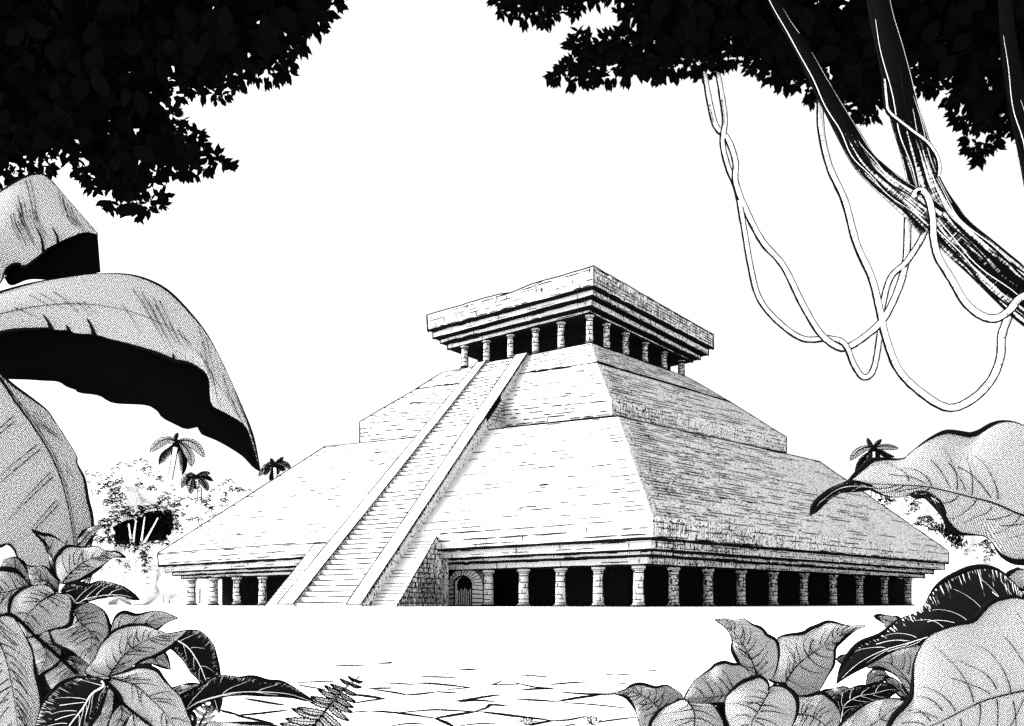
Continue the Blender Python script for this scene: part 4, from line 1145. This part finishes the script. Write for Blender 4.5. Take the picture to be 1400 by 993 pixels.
def vine(label, pts, d, r0, r1=None, dz=None, tuck=0.0):
    q = catmull(pts, 7); n = len(q); r1 = r1 or r0
    c = []
    for i, p in enumerate(q):
        t = i / (n - 1); dd = d + (dz(t) if dz else 0) + tuck * max(0, 1 - t / .05)
        c.append(P(p[0], p[1], dd))
    rr = random.Random(n); rad = [lerp(r0, r1, i / (n - 1)) * .86 * rr.uniform(.93, 1.07) * d / F for i in range(n)]
    mb = MB(); mb.tube(c, rad, VINE, 12)
    for s in (-1, 1):                      # dark fibres along both flanks
        pts3 = []
        for i in range(n):
            t = (c[min(n - 1, i + 1)] - c[max(0, i - 1)]).normalized()
            x = t.cross(Vector((0, -1, 0))).normalized(); pts3.append(c[i] + x * s * rad[i] * 1.02)
        mb.tube(pts3, [(.85 if s < 0 else 1.15) * rr.uniform(.85, 1.2) * d / F for _ in pts3], INK, 5)
    for i in range(3, n - 3):             # short hatching where the vine turns into shade, near its upper end
        if (i < n * .10 or rr.random() < .10):
            t = (c[i + 1] - c[i - 1]).normalized(); x = t.cross(Vector((0, -1, 0))).normalized(); y = Vector((0, -1, 0))
            for kk in range(3 if i < n * .1 else 1):
                o = c[i].lerp(c[i + 1], kk / 3)
                mb.tube([o + (x * math.sin(a) + y * math.cos(a)) * rad[i] * 1.0 for a in (.1, .5, .9, 1.3)], .35 * d / F, INK, 3)
    o = mb.build('hanging_vine', None, True, origin=c[0])
    tag(o, label, 'vine', 'vines hanging from the leaning tree')
vine('pale vine twisting round a neighbour on the left and swinging up to the limb', [(963,99),(971,144),(979,173),(995,191),(1005.5,222),(1005.5,249),(1018.6,285),(1042,330),(1071,364),(1097,416),(1121,455.5),(1144,474),(1160,474),(1181,461),(1207,437),(1228,395),(1238.6,353),(1241,296),(1243,280)], 8.3, 3.6, 4.6, lambda t: .05 * math.sin(t * 22), 1.0)
vine('thin pale vine of the left-hand pair, dipping to a narrow loop at its lower end', [(981,97),(987,133),(991,165),(988,196),(995,228),(1007,259),(1016,306),(1026,364),(1037,406),(1060.5,437),(1097,463),(1134,463),(1155,471),(1168,500),(1181,516),(1194,505),(1202,463),(1207,416),(1217.6,379.5),(1238.6,358.6),(1259.5,327),(1265,311),(1266,296)], 8.3, 3.4, 3.6, lambda t: -.05 * math.sin(t * 22), 1.0)
vine('long pale vine from the middle of the limb, sagging lowest of all', [(1120,128),(1121,138.6),(1123,180),(1134,228),(1155,275),(1170.5,332),(1191.4,379.5),(1202,421),(1210,458),(1228,505),(1259.5,537),(1296,557.6),(1327.6,547),(1354,521),(1367,489.5),(1369.5,458),(1380,429),(1388,405)], 8.25, 4.2, 5.6, None, 1.0)
vine('pale vine looped over the fork of the trunk and drooping in front of it', [(1249,268),(1254,262),(1263,263),(1270.6,277),(1275,301),(1276,325),(1282.7,352),(1301,382.6),(1319,413),(1340,431),(1361,435.5),(1379,425),(1391.5,410),(1404,403),(1425,396)], 7.86, 4.6, 5.4)
vine('thin pale vine wound round the upper trunk below the leaves', [(1208,100),(1211,133),(1214,151),(1225,162),(1246.5,179),(1267.6,195),(1280,213),(1284,228.5),(1283,240)], 7.9, 2.3, 2.6, lambda t: .28 * max(0, t - .7), 1.2)

# ================================================================= BACKGROUND TREES
def lumps(mb, items, d, mat=CROWN, seed=1):
    rr = random.Random(seed)
    for (x, y, r) in items:
        c = P(x, y, d + rr.uniform(-1.5, 1.5) + r * .02); rad = r * d / F
        nu, nv = 14, 9
        off = [rr.uniform(0, 6) for _ in range(6)]
        g = []
        for i in range(nv + 1):
            th = math.pi * i / nv
            for j in range(nu):
                ph = 2 * math.pi * j / nu
                k = rad * (1 + .10 * math.sin(3 * ph + off[0] + 2 * th) + .08 * math.sin(5 * th + off[1] + ph * 2) + .06 * math.sin(7 * ph + off[2]))
                g.append(c + Vector((math.sin(th) * math.cos(ph), math.sin(th) * math.sin(ph), math.cos(th))) * k)
        i0 = len(mb.v); mb.v.extend(g)
        for i in range(nv):
            for j in range(nu):
                j2 = (j + 1) % nu
                mb.idx((i0 + i * nu + j, i0 + i * nu + j2, i0 + (i + 1) * nu + j2, i0 + (i + 1) * nu + j), mat)
def curl(mb, x, y, d, rr, s=5.0, w=.72, up=True):
    """the dark scalloped edge of a leaf cluster, a small hooked arc"""
    a0 = rr.uniform(-40, 60); a1 = a0 + rr.uniform(110, 210); r = s * rr.uniform(.35, .62)
    pts = [P(x + r * math.cos(math.radians(a)) * 1.1, y - r * math.sin(math.radians(a)), d) for a in [lerp(a0, a1, i / 5) for i in range(6)]]
    mb.tube(pts, [w * .5 * d / F * k for k in (.5, 1, 1.25, 1.2, 1, .4)], INK, 4)
def curls_line(mb, pts, d, rr, gap=5.0, **kw):
    q = catmull(pts, 8); L = sum(math.dist(a, b) for a, b in zip(q, q[1:])); n = max(2, int(L / gap))
    for x, y in resample(q, n): curl(mb, x + rr.uniform(-1.5, 1.5), y + rr.uniform(-1.5, 1.5), d + rr.uniform(-.5, .5), rr, **kw)
def curls_blob(mb, x, y, rx, ry, n, d, rr, **kw):
    for _ in range(n):
        a = rr.uniform(0, 6.28); k = math.sqrt(rr.random()); curl(mb, x + math.cos(a) * rx * k, y + math.sin(a) * ry * k, d + rr.uniform(-.8, .8), rr, **kw)
def lump_edges(mb, items, d, rr, keep=.5, **kw):
    for x, y, r in items:
        n = int(r * 2.4 / 4.4)
        for i in range(n):
            a = math.radians(lerp(-10, 190, i / max(1, n - 1)))
            if rr.random() < keep: curl(mb, x + r * .98 * math.cos(a), y - r * .95 * math.sin(a), d, rr, **kw)
def black_mass(mb, poly, d, seed, size=9, n=320):
    rr = random.Random(seed); xs = [p[0] for p in poly]; ys = [p[1] for p in poly]; c = 0
    while c < n:
        x, y = rr.uniform(min(xs), max(xs)), rr.uniform(min(ys), max(ys))
        if not inside(poly, x, y): continue
        c += 1; L = size * rr.uniform(.6, 1.2) * d / F
        v = Vector((rr.gauss(0, 1), rr.gauss(0, .5), rr.gauss(0, 1))).normalized()
        leaf_card(mb, P(x, y, d + rr.uniform(-1, 1.5)) - v * L * .5, v, L, L * .8, Vector((rr.gauss(0, .3), -1, rr.gauss(0, .3))).normalized())
D1 = 128.0
rr = random.Random(5)
gb = ground_at(190, D1)
bt = empty('broadleaf_tree', gb, 'pale bushy tree with a black hollow of bare trunks, left of the pyramid', 'tree', 'trees behind the pyramid')
mb = MB()
lumps(mb, [(150,672,24),(188,655,22),(215,668,24),(130,690,18),(170,690,28),(232,690,20),(150,738,22),(225,745,20),(195,762,26),(160,775,24),(240,720,16),(120,745,18),(190,800,30),(140,805,28),(235,795,22),(95,770,25)], D1 + 3, seed=3)
dd = D1 - 1.2
curls_line(mb, [(119,646),(125,652),(134,649),(142,654),(151,654),(156,645),(163,637),(172,636),(181,640),(186,632),(194,630),(202,637),(207,645),(205,652)], dd, rr, 4.2)
for b in ((140,662,10,7,16),(152,668,14,9,34),(166,658,7,7,12),(160,685,14,10,55),(145,690,6,5,8),(133,672,8,6,10),(191,664,7,4,10),(207,670,6,5,12),(215,654,8,4,10),(198,645,5,5,6),
          (165,700,16,8,50),(185,702,20,8,60),(205,698,18,7,45),(222,690,10,8,20),(228,682,8,8,14),(236,700,10,10,34),(246,690,7,8,12),(236,715,9,8,26),(245,726,8,5,14),(143,722,11,10,48),(150,738,10,8,42),(136,738,7,6,14),(170,745,14,7,44),(190,750,14,8,46),(198,764,8,9,34),(200,778,6,6,12),(215,740,10,6,26),(228,742,7,5,14),(162,771,4,4,6),(173,776,5,4,6),(152,712,12,6,34)):
    curls_blob(mb, *b, dd, rr, s=4.6)
lump_edges(mb, [(128,672,14),(146,682,16),(200,655,17),(222,676,18),(178,672,20),(210,712,16),(244,708,13),(140,728,14),(170,768,18),(215,762,18),(140,790,16),(185,796,18)], dd, rr, .5, s=4.4)
mb.build('crown', bt, False, origin=gb)
mb = MB(); black_mass(mb, [(158,722),(172,714),(186,712),(204,702),(222,700),(234,704),(236,716),(232,730),(222,736),(206,738),(192,744),(178,742),(166,744),(158,738)], D1 + .3, 9, 9, 620)  # black leaf cards paint the deep shade behind the trunks
mb.build('understory_shade_cards', bt, False, origin=gb)
mb = MB()
for pts in ([(181,752,3.6),(179,738,2.2),(176,716,1.4)], [(182,752,3.6),(183,734,2.0),(186,712,1.2)], [(191,752,3.6),(194,735,2.0),(198,706,1.1)], [(191,752,3.6),(203,732,2.0),(216,708,1.2)], [(181,752,3.4),(182,780,4),(183,825,5)], [(191,752,3.4),(190,780,4),(189,825,5)]):
    q = catmull(pts, 6); mb.tube([P(x, y, D1 - .9) for x, y, r in q], [r * .7 * D1 / F for x, y, r in q], CROWN, 8)
mb.build('trunk', bt, False, origin=gb)
gb = ground_at(290, D1 + 6)
bt = empty('broadleaf_tree', gb, 'pale low tree crown rising against the left slope of the pyramid', 'tree', 'trees behind the pyramid')
mb = MB(); d2 = D1 + 6
lumps(mb, [(275,700,20),(300,690,22),(322,680,20),(262,725,20),(290,730,26),(345,690,18),(320,720,26),(270,770,30),(310,780,30)], d2 + 3, seed=6)
curls_line(mb, [(252,684),(258,682),(265,685),(272,682),(280,686),(286,680),(290,673),(296,669),(302,665),(307,660),(313,657),(320,663),(324,668),(331,670),(340,672)], d2 - 1, rr, 4.2)
for b in ((283,690,5,6,12),(289,696,4,5,8),(266,712,10,3,12),(306,686,5,3,6),(318,671,6,4,8),(311,676,5,3,7),(250,706,4,5,8),(326,672,5,3,6),(256,695,4,3,5)): curls_blob(mb, *b, d2 - 1, rr, s=4.4)
lump_edges(mb, [(270,700,14),(296,690,15),(320,684,13),(262,724,14),(284,722,15),(306,704,12)], d2 - 1, rr, .5, s=4.2)
mb.build('crown', bt, False, origin=gb)
mb = MB(); mb.tube([gb, gb + Vector((0, 0, 7))], .5, CROWN, 8); mb.build('trunk', bt, origin=gb)
# right of the pyramid
D3 = 150.0
gb = ground_at(1275, D3)
bt = empty('broadleaf_tree', gb, 'pale tree crown seen between the right slope of the pyramid and the huge leaf', 'tree', 'trees behind the pyramid')
mb = MB()
lumps(mb, [(1215,690,20),(1245,695,24),(1275,715,24),(1300,735,26),(1345,745,26),(1375,760,26),(1320,780,30),(1285,770,24),(1220,720,22),(1390,730,30)], D3 + 3, seed=8)
for b in ((1212,686,11,6,34),(1203,681,4,4,8),(1247,684,10,6,30),(1249,695,7,8,26),(1240,703,4,3,5),(1265,714,12,7,46),(1278,722,12,6,46),(1269,711,4,4,8),(1256,718,6,4,10),(1345,745,9,7,24),(1354,754,7,8,20),(1347,765,5,3,7),(1315,762,4,5,6),(1312,773,2,2,2)): curls_blob(mb, *b, D3 - 1, rr, s=4.4)
lump_edges(mb, [(1215,690,14),(1244,694,15),(1272,716,16),(1345,752,14),(1378,776,14),(1325,770,12)], D3 - 1, rr, .5, s=4.2)
mb.build('crown', bt, False, origin=gb)
mb = MB(); mb.tube([gb, gb + Vector((0, 0, 8))], .5, CROWN, 8); mb.build('trunk', bt, origin=gb)
gb = ground_at(1300, D3 - 6)
bt = empty('shrub', gb, 'dark spiky bush on the right, between pyramid slope and huge leaf', 'shrub')
mb = MB()
dd = D3 - 6
for _ in range(230):
    t = rr.random(); x = lerp(1288, 1313, t) + rr.gauss(0, 4.5); y = lerp(723, 745, t) + rr.gauss(0, 5); a = rr.gauss(70, 30)
    L = rr.uniform(4, 8); p = P(x, y, dd + rr.uniform(-.6, .6)); q = P(x + L * math.cos(math.radians(a)) * .7, y - L * math.sin(math.radians(a)), dd + rr.uniform(-.6, .6))
    mb.tube([p, p.lerp(q, .5), q], [.5 * dd / F, .62 * dd / F, .2 * dd / F], INK, 3)
lumps(mb, [(1300,760,16),(1315,780,20)], dd + 1.5, seed=12)
mb.build('foliage', bt, False, origin=gb)
mb = MB(); mb.tube([gb, gb + Vector((0, 0, 8))], .3, CROWN, 8); mb.build('stem', bt, origin=gb)

def palm(label, cx, cy, trunk, d, fronds, w=1.0):
    rr = random.Random(int(cx)); g = ground_at(trunk[-1][0], d)
    e = empty('palm_tree', g, label, 'palm tree', 'palms behind the pyramid')
    mb = MB(); q = catmull([(x, y, r) for x, y, r in trunk] + [(trunk[-1][0] - 3, HZ + 1, trunk[-1][2] + .5)], 6)
    c = [P(x, y, d) for x, y, r in q]; mb.tube(c, [r * d / F for x, y, r in q], CROWN, 8)
    for s in (-1, 1): mb.tube([p + Vector((s * q[i][2] * d / F, -.05, 0)) for i, p in enumerate(c)], .5 * d / F, INK, 4)
    for i in range(2, 12):
        mb.tube([c[i % len(c)] + Vector((-q[i % len(c)][2] * .8 * d / F, -.25, 0)), c[i % len(c)] + Vector((q[i % len(c)][2] * .5 * d / F, -.25, .1))], .3 * d / F, INK, 3)
    mb.build('trunk', e, True, origin=g)
    for (pts, wd, dark) in fronds:
        mb = MB(); qq = resample(catmull([(cx, cy)] + pts, 8), 16); dz = rr.uniform(-1.2, .9) - (1.0 if dark else 0) * -.8
        rib = [P(x, y, d + dz * i / 15) for i, (x, y) in enumerate(qq)]; half = rr.random() < .5
        mb.tube(rib, [.7 * d / F * (1.1 - i / 18) for i in range(16)], INK, 4)
        A_, B_ = [], []
        for i in range(16):
            t = i / 15; x, y = qq[i]; (x0, y0), (x1, y1) = qq[max(0, i - 1)], qq[min(15, i + 1)]
            l = math.hypot(x1 - x0, y1 - y0) or 1; tx, ty = (x1 - x0) / l, (y1 - y0) / l
            ww = wd * math.sin(math.pi * min(1, t * .9 + .08)) ** .7
            for s in (-1, 1):
                bx, by = x + (-ty) * s * ww + tx * ww * .5, y + tx * s * ww + ty * ww * .5 + ww * .35
                tip = P(bx, by, d + dz * t + .3)
                mb.tube([rib[i], rib[i].lerp(tip, .5), tip + Vector((0, 0, -rr.uniform(0, 1.2) * d / F))], [(.62 if dark else .40) * d / F, (.58 if dark else .36) * d / F, .2 * d / F], INK, 3)
                (A_ if s < 0 else B_).append(tip + Vector((0, .12, 0)))
        for i in range(15):
            r0, r1 = rib[i] + Vector((0, .12, 0)), rib[i + 1] + Vector((0, .12, 0))
            mb.face([A_[i], A_[i + 1], r1, r0], BLACKLEAF if dark and half else CROWN); mb.face([B_[i], B_[i + 1], r1, r0], BLACKLEAF if dark and not half else CROWN)
        if not dark:
            for E_ in (A_, B_): mb.tube([p + Vector((0, -.1, 0)) for p in E_[::3]] , .32 * d / F, INK, 3)
        mb.build('frond', e, False, origin=rib[0])
palm('tall palm with spreading fronds above the pale tree, left of the pyramid', 241, 604, [(240,612,3.4),(237,632,3.2),(233,655,3.0),(231,672,3.2)], 135,
  [([(240,598),(243,592)], 3, False), ([(229,600),(215,606),(206,617)], 6, False), ([(235,612),(224,622),(218,634)], 6, True), ([(246,612),(250,630),(249,648)], 6, True), ([(250,608),(260,622),(262,637)], 6, False), ([(256,602),(270,610),(279,624)], 6, False), ([(240,612),(236,620)], 5, True)])
palm('short palm with drooping fronds beside the taller palm', 268, 651, [(269,656,2.2),(271,668,2.2),(273,682,2.6)], 137,
  [([(258,648),(252,656),(249,666)], 4.5, False), ([(264,654),(261,662),(261,674)], 4.5, False), ([(268,658),(267,668)], 4, True), ([(274,655),(281,662),(284,670)], 4.5, False), ([(276,647),(283,646),(287,647)], 3, False), ([(276,650),(284,652),(291,657)], 3.5, True), ([(259,655),(256,664)], 4, True)])
palm('palm peeping over the left slope of the pyramid at the banana leaf tip', 376, 634, [(376,640,2.2),(377,660,2.4),(378,690,2.6)], 140,
  [([(372,630),(370,627)], 2.4, False), ([(382,629),(387,625)], 2.6, False), ([(367,634),(361,641),(354,650)], 4, False), ([(384,632),(391,634),(397,640)], 4, False), ([(374,641),(372,648),(369,656)], 4, True), ([(378,641),(379,648)], 4, False), ([(384,639),(390,642)], 3.5, True), ([(366,640),(362,649)], 4, False)])
palm('palm showing above the right slope of the pyramid behind the huge leaf', 1194, 612, [(1194,618,2.4),(1194,640,2.6),(1194,680,2.8)], 160,
  [([(1188,604),(1186,599)], 3, False), ([(1200,605),(1205,601)], 3, False), ([(1182,612),(1170,619),(1162,629)], 5, False), ([(1187,620),(1177,628),(1169,643)], 5, True), ([(1191,620),(1186,634)], 5, False), ([(1204,610),(1216,610),(1228,613)], 4, False), ([(1202,615),(1212,621),(1222,624)], 4, True), ([(1198,620),(1201,628)], 4.5, False), ([(1196,618),(1197,626)], 3, True)])

# ================================================================= LIGHT, CAMERA
EL = math.radians(29)
sdir = (-UU * -1)  # placeholder, set below
nr = -UU; nf = -VV
sh = (nr * -.85 + nf * .53).normalized()
to_sun = Vector((sh.x * math.cos(EL), sh.y * math.cos(EL), math.sin(EL)))
sl = bpy.data.lights.new('sun', 'SUN'); sl.energy = 2.2; sl.angle = math.radians(.5); sl.color = (1, .985, .96)
so = bpy.data.objects.new('sun', sl); COL.objects.link(so); so.rotation_euler = to_sun.to_track_quat('Z', 'Y').to_euler()
w = bpy.data.worlds.new('World'); sc.world = w; w.use_nodes = True
nt = w.node_tree; nt.nodes.clear()
sky = N(nt, 'ShaderNodeTexSky', sky_type='NISHITA'); sky.sun_disc = False; sky.sun_elevation = EL
sky.sun_rotation = math.atan2(to_sun.x, to_sun.y); sky.dust_density = 6.0; sky.air_density = 2.0; sky.altitude = 0
hs = N(nt, 'ShaderNodeHueSaturation'); hs.inputs['Saturation'].default_value = 0
nt.links.new(sky.outputs[0], hs.inputs['Color'])
mxn = N(nt, 'ShaderNodeMix', data_type='RGBA', blend_type='LIGHTEN'); mxn.inputs[0].default_value = 1
nt.links.new(hs.outputs[0], mxn.inputs[6]); mxn.inputs[7].default_value = (2.9, 2.9, 2.9, 1)     # even bright overcast veil
bg = N(nt, 'ShaderNodeBackground'); bg.inputs['Strength'].default_value = .15
ow = N(nt, 'ShaderNodeOutputWorld'); nt.links.new(mxn.outputs[2], bg.inputs[0]); nt.links.new(bg.outputs[0], ow.inputs[0])
cd = bpy.data.cameras.new('camera'); cam = bpy.data.objects.new('camera', cd); COL.objects.link(cam)
cam.location = CAM; cam.rotation_euler = (math.pi / 2, 0, 0)
cd.sensor_width = 36; cd.lens = 36 * F / 1400; cd.shift_y = (HZ - 496.5) / 1400; cd.clip_start = .05; cd.clip_end = 3000
sc.camera = cam
sc.render.engine = 'CYCLES'
sc.cycles.max_bounces = 5; sc.cycles.diffuse_bounces = 3
sc.cycles.use_denoising = False
vs = sc.view_settings; vs.view_transform = 'Standard'; vs.look = 'None'; vs.gamma = 1; vs.exposure = 1.3; vs.use_curve_mapping = False
